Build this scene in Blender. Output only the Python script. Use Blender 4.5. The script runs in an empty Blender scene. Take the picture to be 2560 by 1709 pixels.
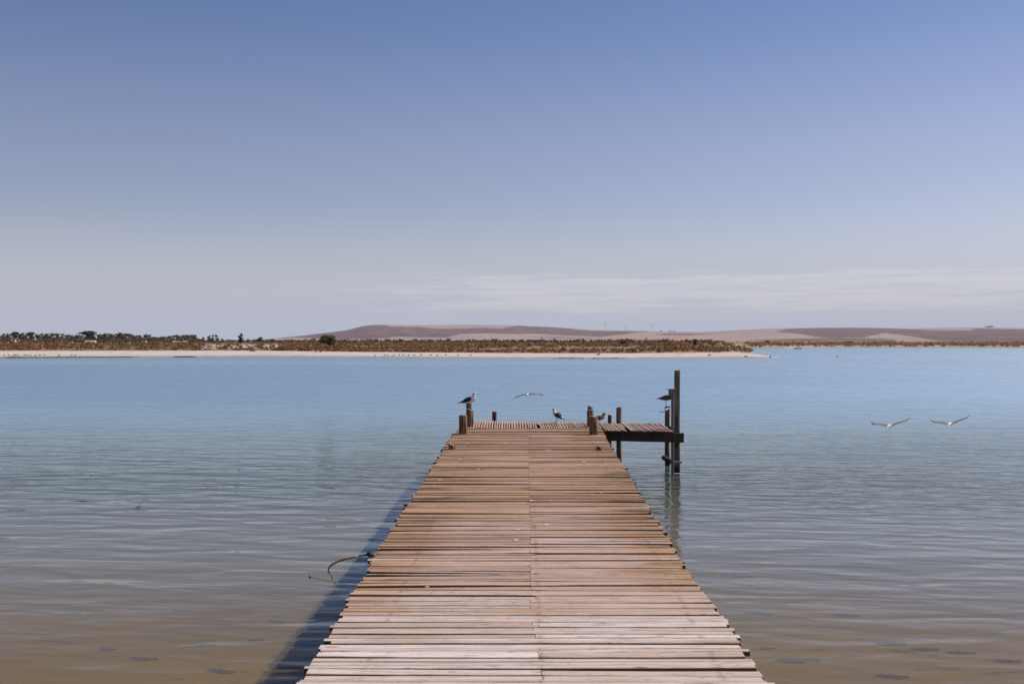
import bpy, math, random
from mathutils import Vector, Matrix, noise
R = math.radians
C = bpy.context.scene.collection
sc = bpy.context.scene

# ------------------------------------------------------------------ camera, world, sun, exposure
F, CX, CY, H = 2489.0, 1280.0, 854.5, 2.88      # focal length in photo pixels, image centre, eye height over the water
cam = bpy.data.objects.new('camera', bpy.data.cameras.new('camera')); C.objects.link(cam)
cam.location = (0, 0, H); cam.rotation_euler = (R(90), 0, 0)
cam.data.sensor_width = 36; cam.data.lens = F / 2560 * 36
cam.data.clip_start = 0.1; cam.data.clip_end = 40000
cam.data.dof.use_dof = True; cam.data.dof.focus_distance = 26.0; cam.data.dof.aperture_fstop = 5.0
sc.camera = cam

SUN_EL, SUN_AZ = 46.0, 66.0     # azimuth clockwise from +Y (straight ahead)
w = bpy.data.worlds.new('World'); sc.world = w; w.use_nodes = True
nt = w.node_tree; nt.nodes.clear()
def N(t, tree=None, **kw):
    n = (tree or nt).nodes.new(t)
    for k, v in kw.items(): setattr(n, k, v)
    return n
def L(a, b, tree=None): (tree or nt).links.new(a, b)
out = N('ShaderNodeOutputWorld'); bg = N('ShaderNodeBackground')
sky = N('ShaderNodeTexSky', sky_type='NISHITA', sun_disc=False)
sky.sun_elevation = R(SUN_EL); sky.sun_rotation = R(SUN_AZ)
sky.air_density = 1.0; sky.dust_density = 0.4; sky.ozone_density = 2.0; sky.altitude = 0
tint = N('ShaderNodeMix', data_type='RGBA', blend_type='MULTIPLY'); tint.inputs[0].default_value = 1
L(sky.outputs[0], tint.inputs[6])
# thin band of stratus low over the hills, laid out by direction in the sky
tc = N('ShaderNodeTexCoord'); sp = N('ShaderNodeSeparateXYZ'); L(tc.outputs['Generated'], sp.inputs[0])
def M(op, a, b=None, c=None, tree=None, clamp=False):
    n = N('ShaderNodeMath', tree, operation=op); n.use_clamp = clamp
    for i, v in enumerate((a, b, c)):
        if v is None: continue
        if isinstance(v, (int, float)): n.inputs[i].default_value = v
        else: L(v, n.inputs[i], tree)
    return n.outputs[0]
def smooth(v, lo, hi, tree=None, a=0.0, b=1.0):
    n = N('ShaderNodeMapRange', tree, interpolation_type='SMOOTHSTEP')
    L(v, n.inputs[0], tree); n.inputs[1].default_value = lo; n.inputs[2].default_value = hi
    n.inputs[3].default_value = a; n.inputs[4].default_value = b
    return n.outputs[0]
el = M('ARCTAN2', sp.outputs[2], M('SQRT', M('ADD', M('MULTIPLY', sp.outputs[0], sp.outputs[0]), M('MULTIPLY', sp.outputs[1], sp.outputs[1]))))
az = M('ARCTAN2', sp.outputs[0], sp.outputs[1])
grade = N('ShaderNodeMix', data_type='RGBA'); L(smooth(el, 0.18, 0.36), grade.inputs[0])
grade.inputs[6].default_value = (1.0, 0.83, 0.89, 1); grade.inputs[7].default_value = (0.66, 0.70, 0.87, 1); L(grade.outputs[2], tint.inputs[7])
cv = N('ShaderNodeCombineXYZ'); L(M('MULTIPLY', az, 9.0), cv.inputs[0]); L(M('MULTIPLY', el, 190.0), cv.inputs[1])
cn = N('ShaderNodeTexNoise'); cn.inputs['Scale'].default_value = 1.0; cn.inputs['Detail'].default_value = 7; cn.inputs['Roughness'].default_value = 0.62
cn.inputs['Distortion'].default_value = 0.6
L(cv.outputs[0], cn.inputs[0])
band = M('MULTIPLY', smooth(el, 0.022, 0.036), smooth(el, 0.058, 0.076, a=1, b=0))
side = smooth(az, -0.24, 0.02)
body = M('MULTIPLY', M('MULTIPLY', band, side), 1.0)
cl = M('MULTIPLY', smooth(M('ADD', cn.outputs[0], M('MULTIPLY', body, 0.27)), 0.56, 0.86), smooth(body, 0.01, 0.25))
lowair = N('ShaderNodeMix', data_type='RGBA'); L(smooth(el, 0.14, 0.0), lowair.inputs[0]); L(tint.outputs[2], lowair.inputs[6])
lowair.inputs[7].default_value = (4.95, 5.4, 6.5, 1)      # pale lavender air towards the horizon
cm = N('ShaderNodeMix', data_type='RGBA'); L(M('MULTIPLY', cl, 0.46), cm.inputs[0]); L(lowair.outputs[2], cm.inputs[6])
cm.inputs[7].default_value = (7.6, 7.35, 7.5, 1)
L(cm.outputs[2], bg.inputs[0]); bg.inputs[1].default_value = 0.10; L(bg.outputs[0], out.inputs[0])

sun = bpy.data.objects.new('sun', bpy.data.lights.new('sun', 'SUN')); C.objects.link(sun)
sun.data.energy = 4.0; sun.data.angle = R(0.53); sun.data.color = (1.0, 0.92, 0.82)
sd = Vector((math.sin(R(SUN_AZ)) * math.cos(R(SUN_EL)), math.cos(R(SUN_AZ)) * math.cos(R(SUN_EL)), math.sin(R(SUN_EL))))
sun.rotation_euler = sd.to_track_quat('Z', 'Y').to_euler()
sc.view_settings.view_transform = 'Standard'; sc.view_settings.look = 'None'
sc.view_settings.exposure = 0; sc.view_settings.gamma = 1
sc.render.engine = 'CYCLES'
sc.cycles.max_bounces = 8; sc.cycles.transparent_max_bounces = 32; sc.cycles.volume_bounces = 0
sc.cycles.caustics_reflective = False; sc.cycles.caustics_refractive = False
sc.cycles.use_denoising = True; sc.cycles.use_adaptive_sampling = True; sc.cycles.adaptive_threshold = 0.008

# ------------------------------------------------------------------ places
def P(px, py, z=0.0):            # point at height z seen at that pixel of the photo
    D = (H - z) * F / (py - CY); return Vector(((px - CX) / F * D, D, z))
def Q(px, py, D):                # point at distance D seen at that pixel
    return Vector(((px - CX) / F * D, D, H - (py - CY) / F * D))
def lerp(a, b, t): return a + (b - a) * t
def interp(tab, x):
    if x <= tab[0][0]: return tab[0][1]
    for (a, u), (b, v) in zip(tab, tab[1:]):
        if x <= b: return u + (v - u) * (x - a) / (b - a)
    return tab[-1][1]

# ------------------------------------------------------------------ mesh builder
class MB:
    def __init__(s): s.v = []; s.f = []; s.m = []; s.sm = []; s.c = []
    def add(s, vs, fs, mat=0, smooth=False, col=(0.5, 0.5, 0.5)):
        o = len(s.v); s.v += [tuple(v) for v in vs]; s.c += [col] * len(vs)
        for f in fs: s.f.append([i + o for i in f]); s.m.append(mat); s.sm.append(smooth)
    def box(s, c, size, mat=0, rz=0.0, col=(0.5, 0.5, 0.5), rot=None):
        hx, hy, hz = [q / 2 for q in size]
        mt = rot if rot is not None else Matrix.Rotation(rz, 3, 'Z')
        vs = [Vector(c) + mt @ Vector((x, y, z)) for x in (-hx, hx) for y in (-hy, hy) for z in (-hz, hz)]
        s.add(vs, [(0, 1, 3, 2), (4, 6, 7, 5), (0, 4, 5, 1), (2, 3, 7, 6), (0, 2, 6, 4), (1, 5, 7, 3)], mat, False, col)
    def tube(s, pts, rad, n=10, mat=0, smooth=True, flat=None, col=(0.5, 0.5, 0.5), rough=0.0, up=Vector((0, 0, 1)), caps=True, seed=0):
        # loft of rings; rad = radius or (side, up) pair for each point
        rnd = random.Random(seed); pts = [Vector(p) for p in pts]; rings = []
        prof = [1 + rnd.uniform(-rough, rough) for _ in range(n)]
        vert = (up.z > 0.9 and min(abs((pts[k + 1] - pts[k]).normalized().z) for k in range(len(pts) - 1)) > 0.8)
        for i, p in enumerate(pts):
            t = (pts[min(i + 1, len(pts) - 1)] - pts[max(i - 1, 0)]).normalized()
            a = t.cross(up) if not vert else Vector((1, 0, 0)) - t * t.x
            if a.length < 1e-3: a = t.cross(Vector((0, 1, 0)))
            a.normalize(); b = a.cross(t).normalized()
            r = rad[i] if isinstance(rad, (list, tuple)) else rad
            ra, rb = r if isinstance(r, tuple) else (r, r)
            rings.append([p + (a * math.cos(k * 2 * math.pi / n) * ra + b * math.sin(k * 2 * math.pi / n) * rb) * prof[k] for k in range(n)])
        vs = [v for r_ in rings for v in r_]; fs = []
        for i in range(len(pts) - 1):
            for k in range(n):
                k2 = (k + 1) % n; fs.append((i * n + k, i * n + k2, (i + 1) * n + k2, (i + 1) * n + k))
        s.add(vs, fs, mat, smooth, col)
        if caps:
            o = len(s.v) - len(vs)
            s.f.append([o + k for k in range(n)][::-1]); s.m.append(mat); s.sm.append(False)
            s.f.append([o + (len(pts) - 1) * n + k for k in range(n)]); s.m.append(mat); s.sm.append(False)
    def blob(s, c, r, n=8, m=6, mat=0, jit=0.15, seed=0, col=(0.5, 0.5, 0.5), smooth=True):
        rnd = random.Random(seed); vs = []; fs = []; rr = r if isinstance(r, tuple) else (r, r, r)
        for i in range(m + 1):
            th = math.pi * i / m
            for k in range(n):
                ph = 2 * math.pi * k / n; q = 1 + rnd.uniform(-jit, jit)
                vs.append(Vector(c) + Vector((rr[0] * math.sin(th) * math.cos(ph) * q, rr[1] * math.sin(th) * math.sin(ph) * q, rr[2] * math.cos(th) * q)))
        for i in range(m):
            for k in range(n):
                k2 = (k + 1) % n; fs.append((i * n + k, (i + 1) * n + k, (i + 1) * n + k2, i * n + k2))
        s.add(vs, fs, mat, smooth, col)
    def leaves(s, c, r, count, size, mat=0, seed=0, flat=1.0):
        # leaf-sized faces spread through an ellipsoid
        rnd = random.Random(seed); rr = r if isinstance(r, tuple) else (r, r, r)
        for _ in range(count):
            d = Vector((rnd.gauss(0, 1), rnd.gauss(0, 1), rnd.gauss(0, 1))).normalized() * (rnd.random() ** 0.45)
            p = Vector(c) + Vector((d.x * rr[0], d.y * rr[1], d.z * rr[2]))
            q = size * rnd.uniform(0.6, 1.3)
            a = Vector((rnd.gauss(0, 1), rnd.gauss(0, 1), rnd.gauss(0, 1) * flat)).normalized()
            b = a.cross(Vector((rnd.gauss(0, flat), rnd.gauss(0, flat), rnd.gauss(0, 1)))).normalized()
            g = rnd.random()
            s.add([p - a * q, p - b * q * 0.55, p + a * q, p + b * q * 0.55], [(0, 1, 2, 3)], mat, False, (g, rnd.random(), rnd.random()))
    def build(s, name, mats, parent=None, origin=None):
        me = bpy.data.meshes.new(name)
        o = Vector(parent.location) if parent is not None and origin is None else Vector(origin or (0, 0, 0))
        me.from_pydata([(v[0] - o.x, v[1] - o.y, v[2] - o.z) for v in s.v], [], s.f)
        for m in (mats if isinstance(mats, (list, tuple)) else [mats]): me.materials.append(m)
        me.polygons.foreach_set('material_index', s.m); me.polygons.foreach_set('use_smooth', s.sm)
        ca = me.color_attributes.new('bv', 'FLOAT_COLOR', 'POINT')
        ca.data.foreach_set('color', [q for c in s.c for q in (c[0], c[1], c[2], 1.0)])
        me.update()
        ob = bpy.data.objects.new(name, me); C.objects.link(ob)
        if parent is not None: ob.parent = parent
        elif origin is not None: ob.location = o
        return ob
def tag(o, label=None, cat=None, group=None, kind=None):
    if label: o['label'] = label
    if cat: o['category'] = cat
    if group: o['group'] = group
    if kind: o['kind'] = kind
    return o
def empty(name, loc, label, cat, group=None):
    e = bpy.data.objects.new(name, None); C.objects.link(e); e.location = loc; e.empty_display_size = 0.1
    return tag(e, label, cat, group)

# ------------------------------------------------------------------ materials
def new_mat(name):
    m = bpy.data.materials.new(name); m.use_nodes = True; t = m.node_tree; t.nodes.clear()
    o = N('ShaderNodeOutputMaterial', t); return m, t, o
def noise_n(t, vec, scale, detail=4, rough=0.55, dist=0.0):
    n = N('ShaderNodeTexNoise', t); n.inputs['Scale'].default_value = scale; n.inputs['Detail'].default_value = detail
    n.inputs['Roughness'].default_value = rough; n.inputs['Distortion'].default_value = dist
    if vec is not None: L(vec, n.inputs['Vector'], t)
    return n.outputs[0]
def mapping(t, vec, scale, loc=(0, 0, 0)):
    n = N('ShaderNodeMapping', t); L(vec, n.inputs[0], t); n.inputs['Scale'].default_value = scale; n.inputs['Location'].default_value = loc
    return n.outputs[0]
def mixc(t, f, a, b, mode='MIX'):
    n = N('ShaderNodeMix', t, data_type='RGBA', blend_type=mode)
    for i, v in ((0, f), (6, a), (7, b)):
        if isinstance(v, (int, float)): n.inputs[i].default_value = v
        elif isinstance(v, tuple): n.inputs[i].default_value = (*v, 1) if len(v) == 3 else v
        else: L(v, n.inputs[i], t)
    return n.outputs[2]
def bsdf(t, o, col, rough=0.8, spec=0.3, normal=None):
    b = N('ShaderNodeBsdfPrincipled', t)
    if isinstance(col, tuple): b.inputs['Base Color'].default_value = (*col, 1)
    else: L(col, b.inputs['Base Color'], t)
    b.inputs['Roughness'].default_value = rough; b.inputs['Specular IOR Level'].default_value = spec
    if normal is not None: L(normal, b.inputs['Normal'], t)
    L(b.outputs[0], o.inputs[0], t); return b
def bump(t, h, dist, strength=1.0):
    n = N('ShaderNodeBump', t); n.inputs['Strength'].default_value = strength; n.inputs['Distance'].default_value = dist
    L(h, n.inputs['Height'], t); return n.outputs[0]
def simple(name, c1, c2, scale=8, rough=0.8, spec=0.3, bd=0.0, stretch=(1, 1, 1), detail=4):
    m, t, o = new_mat(name); tcn = N('ShaderNodeTexCoord', t)
    v = mapping(t, tcn.outputs['Object'], stretch)
    n = noise_n(t, v, scale, detail)
    col = mixc(t, smooth(n, 0.35, 0.65, t), c1, c2)
    bsdf(t, o, col, rough, spec, bump(t, n, bd) if bd else None)
    return m
def leaf_mat(name, c1, c2, c3=None):
    m, t, o = new_mat(name); a = N('ShaderNodeAttribute', t, attribute_name='bv'); s = N('ShaderNodeSeparateColor', t); L(a.outputs['Color'], s.inputs[0], t)
    geo = N('ShaderNodeNewGeometry', t)
    col = mixc(t, s.outputs[0], c1, c2)
    if c3: col = mixc(t, M('MULTIPLY', smooth(noise_n(t, geo.outputs['Position'], 0.35, 3), 0.45, 0.62, t), 0.85, tree=t), col, c3)
    d = N('ShaderNodeBsdfDiffuse', t); L(col, d.inputs[0], t); tr = N('ShaderNodeBsdfTranslucent', t); L(col, tr.inputs[0], t)
    mx = N('ShaderNodeMixShader', t); mx.inputs[0].default_value = 0.25; L(d.outputs[0], mx.inputs[1], t); L(tr.outputs[0], mx.inputs[2], t)
    L(mx.outputs[0], o.inputs[0], t); return m

def plank_mat(name, along='x', bias=0.0):
    m, t, o = new_mat(name)
    geo = N('ShaderNodeNewGeometry', t); pos = geo.outputs['Position']; s3 = N('ShaderNodeSeparateXYZ', t); L(pos, s3.inputs[0], t)
    a = N('ShaderNodeAttribute', t, attribute_name='bv'); sc3 = N('ShaderNodeSeparateColor', t); L(a.outputs['Color'], sc3.inputs[0], t)
    r1, r2, r3 = sc3.outputs
    st = (3.2, 70, 10) if along == 'x' else (70, 3.2, 10)
    off = N('ShaderNodeVectorMath', t, operation='ADD'); cvv = N('ShaderNodeCombineXYZ', t)
    L(M('MULTIPLY', r1, 37.0, tree=t), cvv.inputs[0], t); L(M('MULTIPLY', r2, 53.0, tree=t), cvv.inputs[1], t); L(pos, off.inputs[0], t); L(cvv.outputs[0], off.inputs[1], t)
    grain = noise_n(t, mapping(t, off.outputs[0], st), 1.0, 6, 0.65)
    fine = noise_n(t, mapping(t, off.outputs[0], tuple(q * 3 for q in st)), 1.0, 4, 0.6)
    speck = noise_n(t, mapping(t, off.outputs[0], (11, 34, 30) if along == 'x' else (34, 11, 30)), 1.0, 4, 0.7)
    # weathering: walked-on bleached near the shore end and in the middle, brown and mossy further out and along the sides
    big = noise_n(t, mapping(t, pos, (0.55, 0.9, 1)), 1.0, 5, 0.6)
    far = smooth(s3.outputs[1], 8.5, 13.0, t)
    if along == 'y': far = M('MULTIPLY', far, 1.0, tree=t)
    ax = M('ABSOLUTE', M('SUBTRACT', s3.outputs[0], M('MULTIPLY', s3.outputs[1], 0.0157, tree=t), tree=t), tree=t)
    edge = smooth(ax, 0.55, 1.25, t) if along == 'x' else M('MULTIPLY', ax, 0.0, tree=t)
    midy = M('MULTIPLY', smooth(s3.outputs[1], 6.4, 8.0, t), 0.60, tree=t)
    k = M('ADD', M('ADD', M('MULTIPLY', far, 0.52 + bias, tree=t), M('MULTIPLY', edge, midy, tree=t), tree=t),
          M('MULTIPLY', M('SUBTRACT', big, 0.5, tree=t), 1.5, tree=t), tree=t)
    k = M('ADD', k, M('MULTIPLY', M('SUBTRACT', r3, 0.45, tree=t), 0.45, tree=t), tree=t)
    k = M('ADD', k, M('MULTIPLY', M('SUBTRACT', grain, 0.5, tree=t), 0.7, tree=t), tree=t)
    brown = smooth(k, 0.0, 0.62, t)
    pale = mixc(t, r1, (0.50, 0.325, 0.235), (0.62, 0.45, 0.365))
    pale = mixc(t, smooth(s3.outputs[1], 8.2, 5.6, t), pale, mixc(t, r2, (0.62, 0.46, 0.37), (0.88, 0.75, 0.68)))
    dark = mixc(t, r2, (0.37, 0.205, 0.105), (0.57, 0.355, 0.21))
    col = mixc(t, brown, pale, dark)
    moss = smooth(M('ADD', noise_n(t, mapping(t, pos, (0.9, 2.2, 1), (7, 3, 0)), 1.0, 5), M('MULTIPLY', edge, 0.10, tree=t), tree=t), 0.60, 0.76, t)
    col = mixc(t, M('MULTIPLY', M('MULTIPLY', moss, brown, tree=t), 0.75, tree=t), col, (0.11, 0.078, 0.035))
    dk = M('MULTIPLY', smooth(grain, 0.52, 0.30, t), 0.62, tree=t)
    col = mixc(t, dk, col, (0.13, 0.075, 0.05))
    cr = M('MULTIPLY', smooth(fine, 0.40, 0.28, t), 0.65, tree=t)
    col = mixc(t, cr, col, (0.06, 0.035, 0.022))
    # knots and nail stains
    vo = N('ShaderNodeTexVoronoi', t, feature='F1'); vo.inputs['Scale'].default_value = 1.0
    L(mapping(t, off.outputs[0], (2.2, 9.0, 1) if along == 'x' else (9, 2.2, 1)), vo.inputs['Vector'], t)
    kn = M('MULTIPLY', smooth(vo.outputs['Distance'], 0.16, 0.05, t), smooth(r2, 0.35, 0.5, t), tree=t)
    col = mixc(t, M('MULTIPLY', kn, 0.7, tree=t), col, (0.12, 0.05, 0.022))
    col = mixc(t, M('MULTIPLY', smooth(speck, 0.585, 0.70, t), 0.62, tree=t), col, (0.10, 0.055, 0.033))
    col = mixc(t, M('MULTIPLY', smooth(speck, 0.36, 0.28, t), 0.35, tree=t), col, (0.75, 0.62, 0.54))
    if along == 'x':       # rust weeping from the nail rows over the stringers
        for x0, x1 in ((-0.874, -0.783), (0.117, 0.40), (1.107, 1.586)):
            lx = M('ABSOLUTE', M('SUBTRACT', s3.outputs[0], M('ADD', M('MULTIPLY', s3.outputs[1], (x1 - x0) / 20.1, tree=t), x0 - 1.8 * (x1 - x0) / 20.1, tree=t), tree=t), tree=t)
            nn = smooth(M('ADD', lx, M('MULTIPLY', M('SUBTRACT', speck, 0.5, tree=t), 0.10, tree=t), tree=t), 0.028, 0.004, t)
            col = mixc(t, M('MULTIPLY', M('MULTIPLY', nn, smooth(r1, 0.35, 0.9, t), tree=t), 0.34, tree=t), col, (0.19, 0.09, 0.05))
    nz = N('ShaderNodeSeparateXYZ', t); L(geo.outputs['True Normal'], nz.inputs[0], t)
    col = mixc(t, smooth(nz.outputs[2], 0.75, 0.35, t), col, (0.115, 0.060, 0.034))     # grime on the sawn sides, also darkening the gaps between boards by colour
    hgt = M('ADD', M('MULTIPLY', grain, 0.7, tree=t), M('MULTIPLY', fine, 0.3, tree=t), tree=t)
    bsdf(t, o, col, 0.72, 0.35, bump(t, hgt, 0.006, 0.9)); return m

def pile_mat(name, c1, c2, c3):
    m, t, o = new_mat(name); geo = N('ShaderNodeNewGeometry', t); pos = geo.outputs['Position']
    s3 = N('ShaderNodeSeparateXYZ', t); L(pos, s3.inputs[0], t)
    g = noise_n(t, mapping(t, pos, (38, 38, 2.2)), 1.0, 5, 0.65); bgn = noise_n(t, mapping(t, pos, (6, 6, 3)), 1.0, 3)
    col = mixc(t, smooth(g, 0.35, 0.68, t), c1, c2)
    col = mixc(t, M('MULTIPLY', smooth(bgn, 0.52, 0.66, t), 0.7, tree=t), col, c3)
    wet = smooth(M('ADD', s3.outputs[2], M('MULTIPLY', bgn, 0.2, tree=t), tree=t), 0.42, 0.2, t)
    col = mixc(t, wet, col, (0.022, 0.024, 0.012))
    bsdf(t, o, col, 0.85, 0.25, bump(t, g, 0.012)); return m

M_plank = plank_mat('deck_wood'); M_land = plank_mat('landing_wood', 'y', -0.38)
M_beam = pile_mat('beam_wood', (0.06, 0.045, 0.033), (0.11, 0.08, 0.058), (0.05, 0.04, 0.022))
M_pile = pile_mat('pile_wood', (0.05, 0.029, 0.016), (0.36, 0.22, 0.125), (0.13, 0.088, 0.038))
M_pile_red = pile_mat('red_pile_wood', (0.15, 0.035, 0.03), (0.26, 0.07, 0.055), (0.12, 0.05, 0.035))
M_pile_grey = pile_mat('grey_pile_wood', (0.08, 0.062, 0.044), (0.38, 0.30, 0.215), (0.16, 0.125, 0.075))
M_end = simple('end_grain', (0.28, 0.2, 0.14), (0.42, 0.32, 0.24), 14, 0.9, 0.2)
M_grey = simple('weathered_grey_plank', (0.17, 0.14, 0.12), (0.27, 0.235, 0.21), 5, 0.75, 0.3, 0.003, (6, 6, 1))
M_metal = simple('dull_metal', (0.5, 0.5, 0.52), (0.7, 0.7, 0.72), 10, 0.4, 0.5)
M_drop = simple('dropping_white', (0.68, 0.64, 0.62), (0.78, 0.76, 0.74), 20, 0.9, 0.2)
M_white = simple('feather_white', (0.72, 0.70, 0.69), (0.84, 0.83, 0.83), 30, 0.9, 0.1)
M_dark = simple('feather_dark', (0.022, 0.017, 0.014), (0.06, 0.045, 0.034), 40, 0.8, 0.2)
M_black = simple('feather_black', (0.012, 0.011, 0.012), (0.02, 0.02, 0.02), 30, 0.8, 0.2)
M_brownf = simple('feather_brown', (0.13, 0.055, 0.028), (0.32, 0.17, 0.10), 55, 0.9, 0.1)
M_mottle = simple('feather_mottled', (0.05, 0.032, 0.022), (0.16, 0.11, 0.075), 45, 0.9, 0.1)
M_greyf = simple('feather_grey', (0.20, 0.16, 0.15), (0.30, 0.26, 0.25), 30, 0.9, 0.1)
M_wing = simple('wing_taupe', (0.27, 0.20, 0.18), (0.40, 0.32, 0.29), 30, 0.9, 0.1)
M_beak = simple('beak_yellow', (0.45, 0.25, 0.08), (0.5, 0.3, 0.1), 20, 0.5, 0.3)
M_leg = simple('leg_grey', (0.16, 0.14, 0.12), (0.25, 0.22, 0.18), 20, 0.7, 0.3)
M_iron = simple('black_iron', (0.012, 0.011, 0.011), (0.03, 0.025, 0.02), 30, 0.6, 0.4)
M_rope = simple('frayed_fibre', (0.22, 0.13, 0.07), (0.55, 0.38, 0.25), 60, 0.9, 0.2)
M_twig = simple('dead_twig', (0.05, 0.035, 0.03), (0.09, 0.06, 0.045), 60, 0.9, 0.2)

# ------------------------------------------------------------------ water and sea bed
def water_mat():
    m, t, o = new_mat('lagoon_water'); geo = N('ShaderNodeNewGeometry', t); pos = geo.outputs['Position']
    s3 = N('ShaderNodeSeparateXYZ', t); L(pos, s3.inputs[0], t); y = s3.outputs[1]
    rot = N('ShaderNodeVectorRotate', t, rotation_type='Z_AXIS'); rot.inputs['Angle'].default_value = R(5); L(pos, rot.inputs[0], t); v = rot.outputs[0]
    # long low undulations and wind ripples, running across the view
    n1 = noise_n(t, mapping(t, v, (0.70, 2.0, 1)), 1.0, 1, 0.4, 0.5)
    n2 = noise_n(t, mapping(t, v, (1.5, 4.0, 1), (13, 5, 0)), 1.0, 1, 0.5, 0.4)
    n3 = noise_n(t, mapping(t, v, (4.5, 9.0, 1), (3, 9, 0)), 1.0, 2, 0.5, 0.2)
    n0 = noise_n(t, mapping(t, v, (0.12, 0.35, 1), (1, 2, 0)), 1.0, 2, 0.5, 0.2)
    # cat's-paws: wind roughens some lanes, others stay smooth
    lane = noise_n(t, mapping(t, pos, (0.006, 0.030, 1), (4, 1, 0)), 1.0, 3, 0.5)
    gust = noise_n(t, mapping(t, pos, (0.08, 0.16, 1), (9, 4, 0)), 1.0, 2, 0.5)
    yb = M('ADD', M('ADD', y, M('MULTIPLY', s3.outputs[0], 0.05, tree=t), tree=t), M('MULTIPLY', M('SUBTRACT', noise_n(t, mapping(t, pos, (0.012, 0.03, 1), (3, 3, 0)), 1.0, 3), 0.5, tree=t), 40.0, tree=t), tree=t)
    calmband = M('MULTIPLY', smooth(yb, 116, 134, t), smooth(yb, 146, 160, t, 1, 0), tree=t)
    lanes = M('MULTIPLY', smooth(lane, 0.35, 0.65, t, 0.7, 1.2), smooth(calmband, 0, 1, t, 1.0, 0.22), tree=t)
    fw = M('MULTIPLY', lanes, smooth(gust, 0.35, 0.65, t, 0.55, 1.3), tree=t)
    near = smooth(y, 9, 30, t, 0.35, 1.0)       # sheltered shallows beside the jetty
    def mul(a, b): return M('MULTIPLY', a, b, tree=t)
    h = M('ADD', mul(n1, 0.052), mul(mul(n2, 0.024), fw), tree=t)
    h = M('ADD', h, mul(mul(mul(n3, 0.0075), fw), near), tree=t)
    h = M('ADD', h, mul(n0, 0.05), tree=t)
    h = mul(mul(h, smooth(y, 6, 22, t, 0.62, 1.0)), smooth(y, 25, 80, t, 1.0, 1.9))
    nrm = bump(t, h, 1.0, 1.0)
    fr = N('ShaderNodeFresnel', t); fr.inputs['IOR'].default_value = 1.333; L(nrm, fr.inputs['Normal'], t)
    gl = N('ShaderNodeBsdfGlossy', t); L(nrm, gl.inputs['Normal'], t)
    L(M("MULTIPLY", smooth(y, 14, 60, t, 0.02, 0.32), smooth(calmband, 0, 1, t, 1.0, 0.7), tree=t), gl.inputs['Roughness'], t); L(mixc(t, calmband, mixc(t, smooth(y, 5, 12, t), (0.32, 0.31, 0.31), (0.90, 0.97, 1.0)), (1.0, 0.985, 1.0)), gl.inputs['Color'], t)  # gloss colour dims the sky reflection near the jetty, lifts it in the calm band
    # turbid water body over a bed that deepens away from the shore
    bodyc = mixc(t, smooth(y, 6, 14, t), (0.38, 0.305, 0.205), (0.36, 0.345, 0.30))
    bodyc = mixc(t, smooth(y, 13, 21, t), bodyc, (0.110, 0.132, 0.090))
    bodyc = mixc(t, smooth(y, 20, 44, t), bodyc, (0.165, 0.315, 0.395))
    bodyc = mixc(t, smooth(y, 170, 330, t), bodyc, (0.10, 0.27, 0.29))
    df = N('ShaderNodeBsdfDiffuse', t); L(bodyc, df.inputs[0], t)
    tr = N('ShaderNodeBsdfTransparent', t)
    L(mixc(t, smooth(y, 5, 20, t), (0.93, 0.88, 0.74), (0.80, 0.78, 0.60)), tr.inputs[0], t)
    op = smooth(M('ADD', y, M('MULTIPLY', M('SUBTRACT', noise_n(t, mapping(t, pos, (0.2, 0.2, 1)), 1.0, 2), 0.5, tree=t), 4.0, tree=t), tree=t), 5.0, 30.0, t, 0.10, 1.0)
    under = N('ShaderNodeMixShader', t); L(op, under.inputs[0], t); L(tr.outputs[0], under.inputs[1], t); L(df.outputs[0], under.inputs[2], t)
    fin = N('ShaderNodeMixShader', t); L(fr.outputs[0], fin.inputs[0], t); L(under.outputs[0], fin.inputs[1], t); L(gl.outputs[0], fin.inputs[2], t)
    L(fin.outputs[0], o.inputs[0], t); return m
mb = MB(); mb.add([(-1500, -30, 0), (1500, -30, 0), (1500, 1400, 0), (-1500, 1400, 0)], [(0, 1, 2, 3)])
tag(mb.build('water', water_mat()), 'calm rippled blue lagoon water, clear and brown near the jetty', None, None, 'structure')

def bed_mat():
    m, t, o = new_mat('sand_bed'); geo = N('ShaderNodeNewGeometry', t); pos = geo.outputs['Position']
    n = noise_n(t, mapping(t, pos, (0.35, 1.1, 1)), 1.0, 5, 0.6)
    col = mixc(t, smooth(n, 0.35, 0.65, t), (0.50, 0.405, 0.285), (0.37, 0.295, 0.205))
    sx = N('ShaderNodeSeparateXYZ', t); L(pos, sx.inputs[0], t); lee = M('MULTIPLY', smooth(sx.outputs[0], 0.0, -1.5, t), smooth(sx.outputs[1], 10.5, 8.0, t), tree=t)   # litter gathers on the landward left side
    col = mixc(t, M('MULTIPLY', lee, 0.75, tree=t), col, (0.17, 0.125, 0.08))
    n2 = M('ADD', noise_n(t, mapping(t, pos, (1.3, 3.6, 1), (5, 2, 0)), 1.0, 7, 0.72), M('MULTIPLY', lee, 0.035, tree=t), tree=t)
    col = mixc(t, M('MULTIPLY', smooth(n2, 0.57, 0.66, t), 0.75, tree=t), col, (0.075, 0.062, 0.042))
    bsdf(t, o, col, 0.95, 0.1); return m
mb = MB(); mb.add([(-2500, -60, -0.55), (2500, -60, -0.55), (2500, 12, -0.62), (-2500, 12, -0.62), (2500, 60, -1.6), (-2500, 60, -1.6), (2500, 1600, -2.0), (-2500, 1600, -2.0)],
                  [(0, 1, 2, 3), (3, 2, 4, 5), (5, 4, 6, 7)])
tag(mb.build('seabed', bed_mat()), 'sandy brown lagoon floor under shallow water', None, None, 'structure')

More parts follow.
